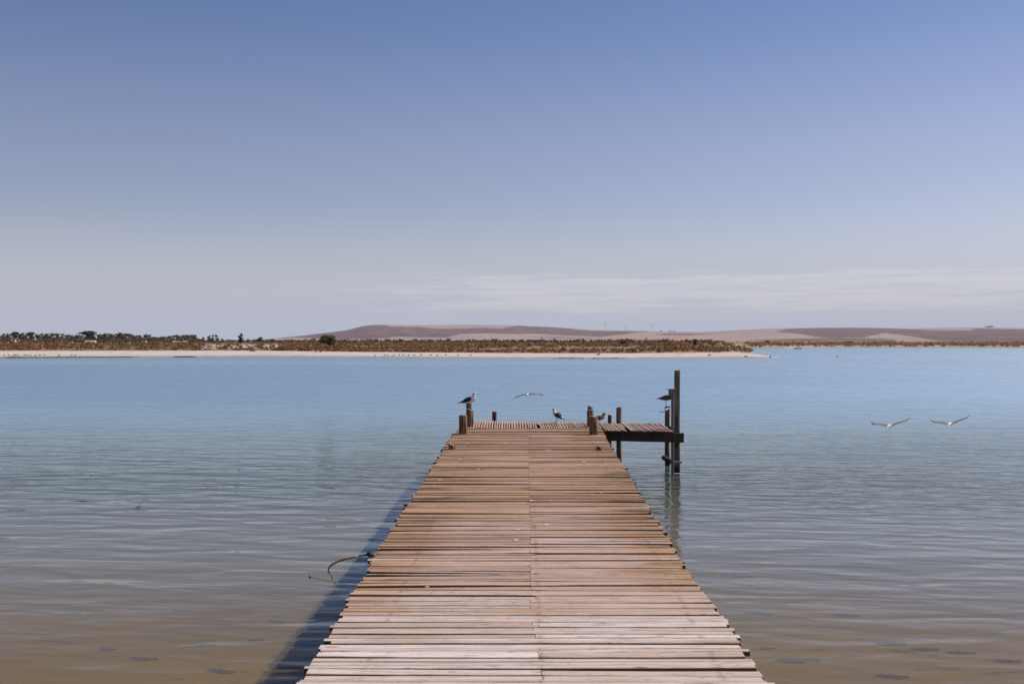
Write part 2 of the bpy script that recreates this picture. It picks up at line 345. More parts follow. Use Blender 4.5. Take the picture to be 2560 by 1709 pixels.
# fine silt hanging in the shallows: thin veils at several depths catch light and soften the jetty's shadow
def silt_mat():
    m, t, o = new_mat('silt_veil'); geo = N('ShaderNodeNewGeometry', t); s3 = N('ShaderNodeSeparateXYZ', t); L(geo.outputs['Position'], s3.inputs[0], t)
    df = N('ShaderNodeBsdfDiffuse', t); L(mixc(t, smooth(s3.outputs[1], 6, 14, t), (0.46, 0.36, 0.22), (0.44, 0.40, 0.30)), df.inputs[0], t)
    tr = N('ShaderNodeBsdfTransparent', t); tr.inputs[0].default_value = (1, 0.99, 0.96, 1)
    mx = N('ShaderNodeMixShader', t); L(smooth(s3.outputs[1], 4, 26, t, 0.03, 0.16), mx.inputs[0], t)
    L(tr.outputs[0], mx.inputs[1], t); L(df.outputs[0], mx.inputs[2], t); L(mx.outputs[0], o.inputs[0], t); return m
mb = MB()
for zz in (-0.07, -0.14, -0.21, -0.28, -0.35, -0.42, -0.49): mb.add([(-60, -5, zz), (60, -5, zz), (60, 60, zz), (-60, 60, zz)], [(0, 1, 2, 3)])
tag(mb.build('silty_water', silt_mat()), 'faint suspended silt in the shallow water', None, None, 'stuff')

# ------------------------------------------------------------------ jetty
DZ = 0.98
jet = empty('jetty', P(1320, 1200, 0).to_tuple(), 'long weathered wooden plank jetty ending in a cross landing with posts', 'jetty')
LE = [(4000, 1020, 0)]
left_px = [(1146, 1074), (1130, 1088), (1116, 1110), (1105, 1126), (1100, 1140), (1073.7, 1182.6), (1024.6, 1253.5), (986, 1313), (961, 1353), (949.5, 1368.6), (931, 1392),
           (918, 1432), (894, 1469), (878, 1485), (862, 1519), (841, 1551), (833, 1574), (821, 1606), (804, 1622), (787, 1651), (763.5, 1688), (746, 1709)]
right_px = [(1506, 1074), (1525, 1112.5), (1541, 1140), (1558, 1161.6), (1574, 1189), (1635, 1292), (1640, 1300), (1667, 1342), (1684, 1363), (1709, 1413.5), (1727, 1434.6),
            (1752.5, 1471.5), (1788, 1516), (1799, 1537.5), (1812, 1543), (1841, 1580), (1850, 1614), (1872.6, 1630), (1892, 1664), (1917, 1706)]
seam_px = [(1319, 1070), (1322, 1150), (1324, 1250), (1328, 1330), (1325, 1380), (1327, 1450), (1328, 1530), (1340, 1600), (1352, 1650), (1356, 1700)]
def line(pxs):
    tab = sorted([(P(a, b, DZ).y, P(a, b, DZ).x) for a, b in pxs]); return tab
LT, RT, ST = line(left_px), line(right_px), line(seam_px)
def plank(mb, A, B, wA0, wA1, wB0, wB1, z, th, col, dzA=0, dzB=0, along='x', seg=6, seed=0, roll=0.0):
    # board from end A to end B; wA0..wA1 is its span across at A, wB0..wB1 at B; rounded upper edges
    rnd = random.Random(seed); rings = []
    bow = rnd.uniform(-1, 1) * 0.003; sag = rnd.uniform(-1, 1) * 0.003
    for i in range(seg + 1):
        t = i / seg; u = lerp(A, B, t); a = lerp(wA0, wB0, t) + bow * math.sin(math.pi * t); b = lerp(wA1, wB1, t) + bow * math.sin(math.pi * t)
        a += rnd.uniform(-1, 1) * 0.0018; b += rnd.uniform(-1, 1) * 0.0018
        zz = z + lerp(dzA, dzB, t) + sag * math.sin(math.pi * t); e = min(0.0035, (b - a) * 0.2)
        prof = [(a, zz - th), (a, zz - e), (a + e, zz - 0.0), (b - e, zz + 0.0), (b, zz - e), (b, zz - th)]
        prof = [(q, s_ + roll * (q - (a + b) / 2)) for q, s_ in prof]
        rings.append([Vector((u, q, s_)) if along == 'x' else Vector((q, u, s_)) for q, s_ in prof])
    n = 6; vs = [v for r_ in rings for v in r_]; fs = []
    for i in range(seg):
        for k in range(n): fs.append((i * n + k, i * n + (k + 1) % n, (i + 1) * n + (k + 1) % n, (i + 1) * n + k))
    fs.append(tuple(range(n))[::-1]); fs.append(tuple(seg * n + k for k in range(n)))
    mb.add(vs, fs, 0, False, col)
rnd = random.Random(11)
yd = lambda py: P(0, py, DZ).y
gapsL = {1315: 0.10, 1361: 0.05, 1374: 0.11, 1435: 0.125, 1537: 0.035, 1582: 0.048, 1651: 0.016, 1250: 0.07, 1213: 0.09, 1284: 0.06, 1175: 0.08, 1490: 0.03, 1516: 0.03, 1455: 0.03}
gapsR = {1277: 0.12, 1297: 0.09, 1208: 0.13, 1220: 0.06, 1233: 0.07, 1193: 0.08, 1131: 0.08, 1142: 0.08, 1159: 0.09, 1171: 0.08, 1112: 0.1, 1537: 0.03, 1580: 0.032, 1663: 0.02, 1363: 0.035, 1413: 0.03, 1435: 0.03, 1472: 0.03, 1324: 0.04, 1341: 0.03, 1249: 0.05, 1262: 0.05}
ys = [2.2]
while ys[-1] < 21.95: ys.append(ys[-1] + rnd.choice((0.056, 0.064, 0.072, 0.080, 0.092)) * rnd.uniform(0.95, 1.05))
deck = MB()
NB = len(ys) - 1
def fan(tab):        # warped boards: where one has shrunk away, its neighbours splay apart towards the outer ends
    o = [rnd.gauss(0, 0.006) for _ in ys]; st = o[:-1]; en = o[1:]
    for py, G in tab.items():
        G *= 0.62 if py > 1480 else 0.85
        y = yd(py); i = min(range(NB), key=lambda k: abs(ys[k + 1] - y))
        for k, f in enumerate((1.0, 0.72, 0.48, 0.28, 0.12)):
            f2 = (0.72, 0.48, 0.28, 0.12, 0.0)[k]
            if i - k >= 0: en[i - k] -= G / 2 * f; st[i - k] -= G / 2 * f2
            if i + 1 + k < NB: st[i + 1 + k] += G / 2 * f; en[i + 1 + k] += G / 2 * f2
    return st, en
sL, eL = fan(gapsL); sR, eR = fan(gapsR)
for i in range(NB):
    a, b = ys[i], ys[i + 1]; ym = (a + b) / 2
    xs = interp(ST, ym) + rnd.gauss(0, 0.004) + (rnd.choice((-.05, .04)) if rnd.random() < .06 else 0)
    xl = interp(LT, ym) + rnd.gauss(0, 0.009); xr = interp(RT, ym) + rnd.gauss(0, 0.008)
    if rnd.random() < 0.10: xl -= rnd.uniform(0.01, 0.045)
    if rnd.random() < 0.06: xl += rnd.uniform(0.02, 0.05)
    if rnd.random() < 0.10: xr += rnd.uniform(0.01, 0.04)
    if rnd.random() < 0.08: xr -= rnd.uniform(0.02, 0.05)
    g = 0.0045 + rnd.random() ** 3 * 0.007
    full = rnd.random() < 0.5
    cL = (rnd.random(), rnd.random(), rnd.random()); cR = cL if full else (rnd.random(), rnd.random(), rnd.random())
    if abs(ym - yd(1398)) < 0.05: cL = (1.0, 0.9, -0.9); xl -= 0.03
    if abs(ym - yd(1357)) < 0.05: cR = (1.0, 0.9, -0.9)
    if abs(ym - yd(1415)) < 0.10 or abs(ym - yd(1452)) < 0.10: cL = (cL[0], cL[1], 1.25)
    if abs(ym - yd(1430)) < 0.08: cR = (cR[0], cR[1], 1.1)
    zj = rnd.gauss(0, 0.0034) - (0.014 if rnd.random() < 0.05 else 0)
    w0, w1, v0, v1 = a + sL[i], b + eL[i] - g, a + sR[i], b + eR[i] - g
    w1 = max(w1, w0 + 0.03); v1 = max(v1, v0 + 0.03)
    if full and abs(sL[i]) < .02 and abs(sR[i]) < .02 and abs(eL[i]) < .02 and abs(eR[i]) < .02:
        plank(deck, xl, xr, w0, w1, v0, v1, DZ + zj, 0.032, cL, rnd.gauss(0, .003), rnd.gauss(0, .003), 'x', 14, i, rnd.gauss(0, 0.035))
    else:
        gs = 0.002
        mL = ((w0 - a) * .12, (w1 - b + g) * .12)
        plank(deck, xl, xs - gs, w0, w1, a + mL[0], b - g + mL[1], DZ + zj, 0.032, cL, rnd.gauss(0, .004), 0, 'x', 10, i, rnd.gauss(0, 0.045))
        plank(deck, xs + gs, xr, a, b - g, v0, v1, DZ + zj + rnd.gauss(0, 0.003), 0.032, cR, 0, rnd.gauss(0, .004), 'x', 10, i + 999, rnd.gauss(0, 0.045))
deck.build('deck', M_plank, jet)
# landing across the end
FL, FR_, BL, BR = P(1168, 1070, DZ), P(1680, 1078.7, DZ), P(1172, 1049.8, DZ), P(1679, 1059.4, DZ)
land = MB(); x = FL.x; i = 0; xe = FR_.x; missing = {P(1347, 1065, DZ).x: 1, P(1561, 1065, DZ).x: 1}
while x < xe:
    wd = rnd.uniform(0.050, 0.066); t = (x - FL.x) / (xe - FL.x)
    y0 = lerp(FL.y, FR_.y, t) + rnd.gauss(0, 0.02); y1 = lerp(BL.y, BR.y, t) + rnd.gauss(0, 0.04)
    c = (rnd.random(), rnd.random(), rnd.random())
    y0 = max(y0, 21.98) if x < interp(RT, 21.9) + 0.02 else y0
    if any(x < q < x + wd for q in missing): y0 = lerp(y0, y1, 0.55) if i % 2 else lerp(y0, y1, 0.4)
    sk = (t - 0.5) * 0.04
    plank(land, y0, y1, x, x + wd - rnd.uniform(0.016, 0.026) - 0.004 * t, x + sk, x + wd - 0.020 + sk, DZ + 0.002 + rnd.gauss(0, 0.004), 0.03, c, rnd.gauss(0, .004), rnd.gauss(0, .006), 'y', 5, i, rnd.gauss(0, 0.05))
    x += wd; i += 1
land.build('landing_deck', M_land, jet)
def beam(name, a, b, wdt, hgt, mat=M_beam):
    mb = MB(); a, b = Vector(a), Vector(b); d = (b - a); rot = d.to_track_quat('X', 'Z').to_matrix()
    mb.box((a + b) / 2, (d.length, wdt, hgt), 0, rot=rot); return mb.build(name, mat, jet)
zb = DZ - 0.032
beam('landing_beam', (FL.x - 0.1, 22.02, zb - 0.10), P(1508, 1078, 0.8).to_tuple()[:1] + (21.95, zb - 0.10), 0.07, 0.19)
fb = beam('landing_beam', (P(1508, 1074, DZ).x - 0.6, 21.72, zb - 0.105), (Q(1709, 0, 21.35).x, 21.30, zb - 0.115), 0.075, 0.20)
beam('landing_beam', (BL.x - 0.1, BL.y - 0.3, zb - 0.10), (Q(1690, 0, 22.9).x, 22.85, zb - 0.10), 0.07, 0.19)
for fx in (0.12, 0.5, 0.88):    # stringers along the jetty
    p0 = (lerp(interp(LT, 3), interp(RT, 3), fx), 1.8, zb - 0.085); p1 = (lerp(interp(LT, 21.8), interp(RT, 21.8), fx), 21.9, zb - 0.085)
    beam('stringer', p0, p1, 0.07, 0.165)
def pile(px, w_px, D, ztop, mat=M_pile, lean=(0, 0), seed=0, notch=True, name='post'):
    r = w_px / F * D / 2; xx = (px - CX) / F * D; mb = MB(); rn = random.Random(seed); n = 18
    pts = []; rad = []
    zs = [-1.9, -0.4, 0.0, 0.4, 0.8]; zz = ztop - 0.25
    zs = [z for z in zs if z < zz] + [zz, ztop - 0.012, ztop]
    for k, z in enumerate(zs):
        pts.append((xx + lean[0] * (z - DZ) + rn.gauss(0, .003), D + lean[1] * (z - DZ), z)); rad.append(r * (1 + rn.uniform(-.03, .03)) * (0.9 if k == len(zs) - 1 else 1))
    mb.tube(pts, rad, n, 0, True, rough=0.06, seed=seed)
    # checked end grain on top
    top = Vector(pts[-1]); mb.m[-1] = 1
    return mb.build(name, [mat, M_end], jet)
PD = {}
pile(1157.4, 21, 20.6, 1.37, seed=1)
pile(1174, 18.5, 22.35, 1.36, seed=2, lean=(0.03, 0))
pile(1172, 13.5, 24.3, 1.40, seed=3)
pile(1236, 11.8, 24.5, 1.17, M_pile_red, seed=4)
pile(1484, 21.5, 20.4, 1.357, seed=5, lean=(-0.02, 0))
pile(1475.5, 15.8, 22.3, 1.36, seed=6)
pile(1476, 13.6, 24.4, 1.30, M_pile_grey, seed=7)
pile(1524.3, 9.6, 23.75, 1.145, M_pile_red, seed=8)
pile(1547.3, 13.0, 23.4, 1.35, seed=9)
pile(1668.3, 12.4, 23.2, 1.384, M_pile, seed=10)
tall = pile(1693.2, 14.6, 21.75, 2.264, M_pile_grey, seed=11)
tall['label'] = 'tallest post, beside the ladder at the right end'
for D in (17.4, 13.0, 9.0, 5.2):      # piles under the walkway, cut off at deck level; two pairs stand a little proud
    for tab, pxx, s_ in ((LT, 1130.5, 1), (RT, 1500, -1)):
        top = zb - 0.02; xx = interp(tab, D) + s_ * 0.13
        if D == 17.4: continue
        mb = MB(); mb.tube([(xx, D, -1.4), (xx, D, 0.2), (xx, D, top)], 0.08, 14, 0, rough=0.05, seed=int(D)); mb.build('post', M_pile, jet)
    mb = MB(); mb.tube([(interp(LT, D) - 0.02, D + 0.12, zb - 0.24), (interp(RT, D) + 0.02, D + 0.12, zb - 0.24)], 0.065, 10, 0, rough=0.08, seed=int(D)); mb.build('cross_beam', M_beam, jet)
for (pa, pb, ya, yb, s_) in ((1120.4, 1140.3, 1112, 1124, 1), (1491, 1508.5, 1117.5, 1127, 2)):    # sawn stubs proud of the boards
    D = P(0, yb, DZ).y; c = Q((pa + pb) / 2, yb, D); r = (pb - pa) / F * D / 2; mb = MB(); hz = (yb - ya) / F * D
    mb.tube([(c.x, D + r, -1.5), (c.x, D + r, 0.3), (c.x, D + r, DZ - 0.1), (c.x, D + r, DZ + hz * 0.9), (c.x + 0.004, D + r, DZ + hz)], [r, r, r, r, r * 0.88], 9, 0, True, rough=0.14, seed=40 + s_)
    mb.m[-1] = 1; mb.build('sawn_stub', [M_pile, M_end], jet)
for (pxx, pyy) in ((1121, 1106), (1109, 1121), (1137, 1086)):    # log ends poking out at the left side
    D = P(0, pyy, DZ).y; c = Q(pxx, pyy + 2, D); mb = MB()
    mb.tube([(c.x - 0.05, D, c.z - 0.035), (c.x + 0.02, D + .01, c.z - 0.02), (c.x + 0.5, D + 0.03, c.z - 0.09)], [0.03, 0.045, 0.045], 10, 0, rough=0.1, seed=int(pxx)); mb.build('log_end', M_beam, jet)
# brace log at the water by the ladder
a, b = Q(1658, 1143, 22.9), Q(1677, 1154, 22.4)
mb = MB(); mb.tube([a, lerp(a, b, 0.3) + Vector((0, 0, 0.01)), lerp(a, b, 0.7), b], [0.045, 0.058, 0.055, 0.045], 12, 0, rough=0.1, seed=5); mb.build('brace_log', pile_mat('brace_log', (0.10, 0.05, 0.028), (0.17, 0.085, 0.045), (0.08, 0.05, 0.02)), jet)
# knee bracket under the beam at the tall post
mb = MB(); c = Q(1696, 1108, 21.62); mb.tube([c + Vector((-.06, 0, .10)), c + Vector((-.02, 0, .02)), c + Vector((-.05, 0.0, -.08))], [0.075, 0.065, 0.04], 8, 0, rough=0.12); mb.build('knee_bracket', M_beam, jet)
# bird droppings splashed on the boards
spl = [(1375, 1124), (1432, 1122), (1122 + 160, 1108), (1122, 1182), (1330, 1250), (1368, 1310), (1068, 1465), (1122, 1404), (1293, 1322), (1290, 1348), (1460, 1154), (1512, 1156), (1480, 1234), (1505, 1230),
       (1265, 1108), (1300, 1130), (1412, 1187), (1367, 1124), (1100, 1198), (1205, 1292), (1170, 1108), (1375, 1250), (1500, 1270), (1618, 1266), (1240, 1158), (1315, 1205), (1195, 1172), (1545, 1172), (1085, 1212), (1150, 1146)]
mb = MB()
for j, (a_, b_) in enumerate(spl):
    c = P(a_, b_, DZ + 0.006); rs = rnd.uniform(0.012, 0.034) * (1.0 if c.y < 20 else 1.3); n = 9
    ring = [c + Vector((math.cos(k * 2 * math.pi / n) * rs * rnd.uniform(.6, 1.5), math.sin(k * 2 * math.pi / n) * rs * rnd.uniform(.5, 1.2), 0)) for k in range(n)]
    low = [v - Vector((0, 0, 0.006)) for v in ring]
    mb.add(ring + low, [tuple(range(n))] + [(k, n + k, n + (k + 1) % n, (k + 1) % n) for k in range(n)])
tag(mb.build('bird_dropping', M_drop, jet), 'white bird droppings splashed on the boards', kind='stuff')

# ladder: stile, head box, rungs, handrail rod
lad = empty('ladder', (Q(1681, 0, 21.5).x, 21.5, 0), 'grey timber ladder fixed against the tallest post at the landing end', 'ladder')
a = Q(1681.5, 972, 21.45)
mb = MB(); mb.box((a.x, 21.45, (a.z - 1.0) / 2), (0.062, 0.05, a.z + 1.0)); mb.build('stile', M_grey, lad)
mb = MB(); mb.box((a.x + 0.022, 21.42, (a.z - 1.0) / 2 + 0.02), (0.012, 0.012, a.z + 0.9)); mb.build('edge_strip', M_metal, lad)
c = Q(1681.5, 979.6, 21.38)
mb = MB(); mb.box(c, (0.165, 0.10, 0.14)); mb.build('head_box', M_grey, lad)
mb = MB(); mb.tube([Q(1664, 972.3, 21.38), Q(1674, 972.3, 21.38)], 0.008, 8); mb.build('top_rod', M_metal, lad)
mb = MB(); e0, e1 = Q(1652, 1030, 21.2), Q(1676, 1018, 21.4)
mb.tube([e0 + Vector((-.03, 0, .004)), e0 + Vector((.03, 0, 0)), e1], 0.010, 8)
mb.tube([e0 + Vector((.06, 0, .02)), e1 + Vector((0, .05, 0.03))], 0.007, 8); mb.build('handrail_rod', M_metal, lad)
for yy, tm in ((1155, M_end), (1183, M_metal)):
    u, v = Q(1685, yy, 21.42), Q(1703, yy, 21.46); mb = MB(); mb.box((u + v) / 2, ((v - u).length, 0.05, 0.045 if yy < 1160 else 0.012)); mb.build('rung', tm, lad)
for yy in (1083, 1104, 1127):
    u = Q(1684, yy, 21.41); mb = MB(); mb.blob(u, 0.010, 8, 5, jit=0.05); mb.build('bolt', M_metal, lad)

# frayed rope on its iron knob
rp = empty('frayed_rope', Q(926, 1384, 8.82), 'short frayed brown rope curling out from a black knob at the left deck edge', 'rope')
mb = MB(); mb.blob(Q(925, 1384, 8.80), (0.024, 0.03, 0.022), 12, 8, jit=0.12, seed=3)
for k in range(14):
    aa = k * 0.45; c = Q(925, 1384, 8.80); mb.blob(c + Vector((math.cos(aa) * .018, math.sin(k) * .018, math.sin(aa) * .018)), 0.011, 7, 5, jit=0.2, seed=k)
mb.tube([Q(925, 1384, 8.80), Q(940, 1394, 8.86)], 0.012, 8); mb.build('iron_knob', M_iron, rp)
path = [Q(921, 1385, 8.8), Q(908, 1387.5, 8.8), Q(896, 1390, 8.8)]
mb = MB(); mb.tube(path, [0.009, 0.006, 0.005], 8); mb.build('bound_end', M_iron, rp)
path = [Q(*q, 8.8) for q in ((897, 1390), (885, 1391.5), (872, 1394), (860, 1397), (848, 1401), (837, 1406), (828, 1411), (822, 1418), (821.5, 1425), (825, 1432), (829, 1438), (832, 1446))]
mb = MB(); mb.tube(path, [0.007, 0.009, 0.010, 0.010, 0.009, 0.008, 0.008, 0.007, 0.007, 0.006, 0.004, 0.002], 8, rough=0.2)
rr = random.Random(5)
for k in range(90):
    t = rr.uniform(0, len(path) - 2.01); i = int(t); p = lerp(path[i], path[i + 1], t - i)
    d = Vector((rr.uniform(-.4, .6), rr.uniform(-.5, .5), rr.uniform(-1, .45))) * rr.uniform(.012, .034)
    mb.tube([p, p + d * .6 + Vector((0, 0, -.002)), p + d], [0.0014, 0.001, 0.0005], 4)
for k in range(5):
    off = Vector((rr.uniform(-.004, .004), rr.uniform(-.01, .01), rr.uniform(-.012, .012)))
    mb.tube([q + off * (1 + 0.4 * math.sin(j + k)) for j, q in enumerate(path)], 0.0028, 5)
mb.build('rope_strand', M_rope, rp)
mb = MB(); tw = [P(773, 1441, 0.012), P(790, 1444, 0.006), P(815, 1449, 0.005), P(845, 1456, 0.004), P(870, 1460, 0.002)]
mb.tube(tw, [0.003, 0.002, 0.002, 0.0015, 0.001], 6); mb.blob(P(774, 1441, 0.01), (0.016, 0.016, 0.01), 8, 5, seed=2)
tag(mb.build('floating_twig', M_twig, None, tw[0]), 'thin dark twig floating just left of the frayed rope', 'twig')
mb = MB(); c = P(346, 1268, 0.012)
mb.add([c + Vector(q) for q in ((-.05, 0, 0), (-.015, -.03, .02), (.04, 0, .03), (.015, .03, .008), (0, 0, -.004))], [(0, 1, 2, 3), (0, 4, 1), (1, 4, 2), (2, 4, 3), (3, 4, 0)])
mb.tube([c + Vector((.03, 0, .02)), c + Vector((.06, .01, .035))], .004, 5)
tag(mb.build('floating_leaf', M_rope, None, c), 'curled brown dead leaf floating alone on the left water', 'leaf')
for (a_, b_, lb) in ((101, 1083, 'tiny white feather floating far out at the left'), (227, 1183.5, 'tiny white feather floating nearer, above the brown leaf')):
    mb = MB(); c = P(a_, b_, 0.01); mb.tube([c + Vector((-.04, 0, 0)), c, c + Vector((.04, 0, .012))], [(0.002, 0.002), (0.02, 0.008), (0.004, 0.003)], 6)
    tag(mb.build('floating_feather', M_white, None, c), lb, 'feather')

# ------------------------------------------------------------------ gulls
GM = [M_white, M_dark, M_black, M_beak, M_leg]
def gull(name, feet, s, face, label, mats=None, head_turn=0.0, lean=0.0, hunch=0.0, crown=False, pose='stand'):
    mb = MB(); up = Vector((0, 0, 1)); mats = mats or GM
    hz = -hunch
    pts = [(-.215, 0, .195), (-.17, 0, .198), (-.11, 0, .203), (-.04, 0, .214), (.03, 0, .224), (.085, 0, .243), (.12, 0, .275 + hz * .4)]
    rad = [(.018, .012), (.036, .028), (.056, .048), (.073, .066), (.076, .072), (.074, .074), (.053, .056)]
    ht = Vector((math.cos(head_turn), math.sin(head_turn), 0)); nb = Vector((.132, 0, .315 + hz * .7)); hc = Vector((.14, 0, .352 + hz)) + ht * .006
    pts += [nb, hc - ht * .004 + Vector((0, 0, 0.0))]; rad += [(.041, .043), (.038, .038)]
    mb.tube(pts, rad, 14, 0)
    hd = [hc - ht * .036, hc - ht * .028 + up * .004, hc - ht * .01 + up * .008, hc + ht * .014 + up * .007, hc + ht * .034 + up * 0, hc + ht * .046 - up * .003]
    mb.tube(hd, [.008, .028, .039, .037, .024, .013], 12, 0)
    bk = [hc + ht * .040 - up * .002, hc + ht * .062 - up * .004, hc + ht * .080 - up * .006, hc + ht * .088 - up * .014]
    mb.tube(bk, [(.010, .012), (.008, .010), (.006, .009), (.002, .002)], 8, 3)
    side_ = Vector((-ht.y, ht.x, 0))
    for sg in (-1, 1): mb.blob(hc + ht * .020 + up * .010 + side_ * .030 * sg, .0055, 6, 4, 2, 0)
    if crown: mb.blob(hc + up * .014, (.038, .034, .028), 10, 6, 2, 0.03)
    for sg in (-1, 1):      # folded wings and crossed wing tips
        wp = [(.068, .050 * sg, .258), (.045, .066 * sg, .260), (0, .074 * sg, .246), (-.07, .062 * sg, .226), (-.14, .036 * sg, .206), (-.20, .014 * sg, .194)]
        mb.tube(wp, [(.008, .012), (.020, .038), (.026, .052), (.025, .046), (.018, .026), (.010, .012)], 10, 1)
        mb.tube([(-.16, .028 * sg, .204), (-.22, .010 * sg, .190), (-.285, .004 * sg, .172)], [(.012, .014), (.010, .010), (.002, .003)], 8, 2)
        mb.tube([(-.10, .050 * sg, .196), (-.14, .042 * sg, .190)], [(.006, .006), (.003, .003)], 6, 0)
    mb.tube([(.055, 0, .282), (.02, 0, .284), (-.04, 0, .272), (-.12, 0, .232), (-.17, 0, .21)], [(.03, .012), (.058, .016), (.062, .020), (.040, .016), (.018, .01)], 10, 1)
    mb.tube([(-.17, 0, .195), (-.22, 0, .186), (-.25, 0, .180)], [(.022, .010), (.030, .006), (.034, .004)], 8, 0)
    if pose == 'stand':
        for sg in (-1, 1):
            mb.tube([(-.005, .030 * sg, .185), (.0, .032 * sg, .150)], [(.022, .022), (.010, .010)], 8, 0)
            mb.tube([(.0, .032 * sg, .155), (-.010, .032 * sg, .090), (.002, .032 * sg, .006)], [.0055, .0065, .0055], 6, 4)
            b_ = Vector((.002, .032 * sg, .004))
            mb.add([b_ + Vector(q) for q in ((-.012, 0, 0), (.045, -.022, -.002), (.052, 0, -.002), (.045, .022, -.002), (.0, 0, .008))], [(0, 1, 4), (1, 2, 4), (2, 3, 4), (3, 0, 4), (0, 3, 2, 1)], 4)
    rot = Matrix.Rotation(face, 4, 'Z') @ Matrix.Rotation(-lean, 4, 'Y')
    mb.v = [tuple(rot @ (Vector(v) * s)) for v in mb.v]
    ob = mb.build(name, mats); ob.location = feet
    return tag(ob, label, 'gull')
G1 = gull('gull', Q(1174.5, 1023.6, 22.35), 0.96, R(6), 'white-headed gull with dark wings perched on the far-left post, facing right', lean=R(6))
gull('gull', P(1388.5, 1057, DZ + .004), 0.84, R(148), 'dark-winged gull standing mid-landing, facing left with its tail to the right', lean=R(16), head_turn=R(40), hunch=.0)
MJ = [M_brownf, M_brownf, M_black, M_black, M_leg]
gull('gull', P(1499, 1062, DZ + .004), 0.74, R(20), 'rusty brown young gull with a black cap behind the thick right post', mats=MJ, crown=True, hunch=.015)
MD = [M_mottle, M_mottle, M_black, M_greyf, M_leg]
gull('gull', Q(1665, 1014.5, 23.2), 0.86, R(-8), 'mottled dark gull on the post left of the ladder, head hidden', mats=MD, lean=R(-2), hunch=-.01)

def flying(name, c, tipL, tipR, s, yaw, label, droop=False, pitch=-24):
    # body along local +x (heading), wings through shoulder, wrist and tip
    pitch = -pitch; mb = MB(); body = [(-.20, 0, -.012), (-.14, 0, -.008), (-.06, 0, 0), (.03, 0, .004), (.10, 0, .008), (.15, 0, .010), (.185, 0, .008), (.21, 0, .002)]
    mb.tube(body, [(.045, .005), (.030, .016), (.042, .040), (.050, .048), (.040, .040), (.030, .032), (.026, .027), (.010, .010)], 12, 0)
    mb.tube([(.205, 0, .002), (.235, 0, -.004), (.25, 0, -.012)], [(.009, .009), (.006, .007), (.001, .001)], 6, 3)
    mb.tube([(-.18, 0, -.012), (-.23, 0, -.016), (-.27, 0, -.018)], [(.036, .006), (.06, .004), (.072, .003)], 8, 0)
    rotm = Matrix.Rotation(yaw, 3, 'Z')
    mb.v = [tuple(rotm @ (Vector(v) * s)) for v in mb.v]
    fwd = rotm @ Vector((1, 0, 0))
    fwd0 = fwd; fwd = (fwd0 * math.cos(R(pitch)) + Vector((0, 0, math.sin(R(pitch))))).normalized()
    for tip in (tipL, tipR):
        d = tip - c; sh = Vector((d.x, d.y, 0)).normalized() * .04
        w1 = lerp(sh, d, 0.42) + Vector((0, 0, .05 * (1 if droop else -.28))) + fwd * .05; w2 = lerp(sh, d, 0.75) + Vector((0, 0, .04 * (1 if droop else -.9))) + fwd * .01
        sec = [(sh, .10, .018), (lerp(sh, w1, .5) + Vector((0, 0, .012)), .11, .014), (w1, .09, .012), (w2, .065, .009), (d, .012, .004)]
        for k in range(len(sec) - 1):
            p, ch, th = sec[k]; q, ch2, th2 = sec[k + 1]; m_ = 2 if k == 3 else (5 if k < 3 else 5)
            vs = []
            for pp, cc, tt in ((p, ch, th), (q, ch2, th2)):
                vs += [pp + fwd * cc * .5, pp + fwd * cc * .1 + Vector((0, 0, tt * .6)), pp - fwd * cc * .9, pp + fwd * cc * .1 - Vector((0, 0, tt * .6))]
            mb.add(vs, [(0, 1, 5, 4), (1, 2, 6, 5)], m_); mb.add(vs, [(2, 3, 7, 6), (3, 0, 4, 7)], 2 if k == 3 else 0)
    ob = mb.build(name, [M_white, M_dark, M_black, M_beak, M_leg, M_wing]); ob.location = c
    return tag(ob, label, 'gull', 'gulls flying low over the water')
flying('flying_gull', Q(1319, 986.6, 30), Q(1281, 998, 30.3), Q(1359, 989, 29.8), 0.75, R(-100), 'pale gull gliding with drooping wings above the middle of the landing', True, 20)
flying('flying_gull', Q(2223, 1064, 30.6), Q(2175.7, 1054.5, 30.8), Q(2277.6, 1043, 30.4), 1.12, R(55), 'left one of the two gulls gliding low at the right')
flying('flying_gull', Q(2374, 1060, 31), Q(2324.6, 1049, 31.2), Q(2427.5, 1036, 30.8), 1.12, R(55), 'right one of the two gulls gliding low at the right')

# ------------------------------------------------------------------ seaweed on the bed
M_weed = leaf_mat('seaweed', (0.006, 0.008, 0.006), (0.03, 0.026, 0.016))
def weed(px, py, w_px, lb):
    c = P(px, py, -0.60); s_ = w_px / F * c.y / 2; c.z = lerp(-0.55, -0.62, (min(c.y, 12) + 60) / 72) - (max(0, c.y - 12) / 48 * 0.98) + 0.008; mb = MB(); rn = random.Random(int(px + py))
    sl = rn.uniform(-.35, .15)
    for k in range(16):
        u = -1 + k / 7.5 + rn.gauss(0, .05); ff = max(.3, 1 - abs(u) * .8); mb.leaves(c + Vector((u * s_, (u * sl + rn.gauss(0, .10) * ff) * s_, .01)), (s_ * rn.uniform(.14, .30), s_ * rn.uniform(.06, .22) * ff, .008), 14, s_ * .075 + .010, seed=k, flat=.08)
    tag(mb.build('seaweed_clump', M_weed, None, c), lb, 'seaweed', 'seaweed clumps on the sandy bottom')
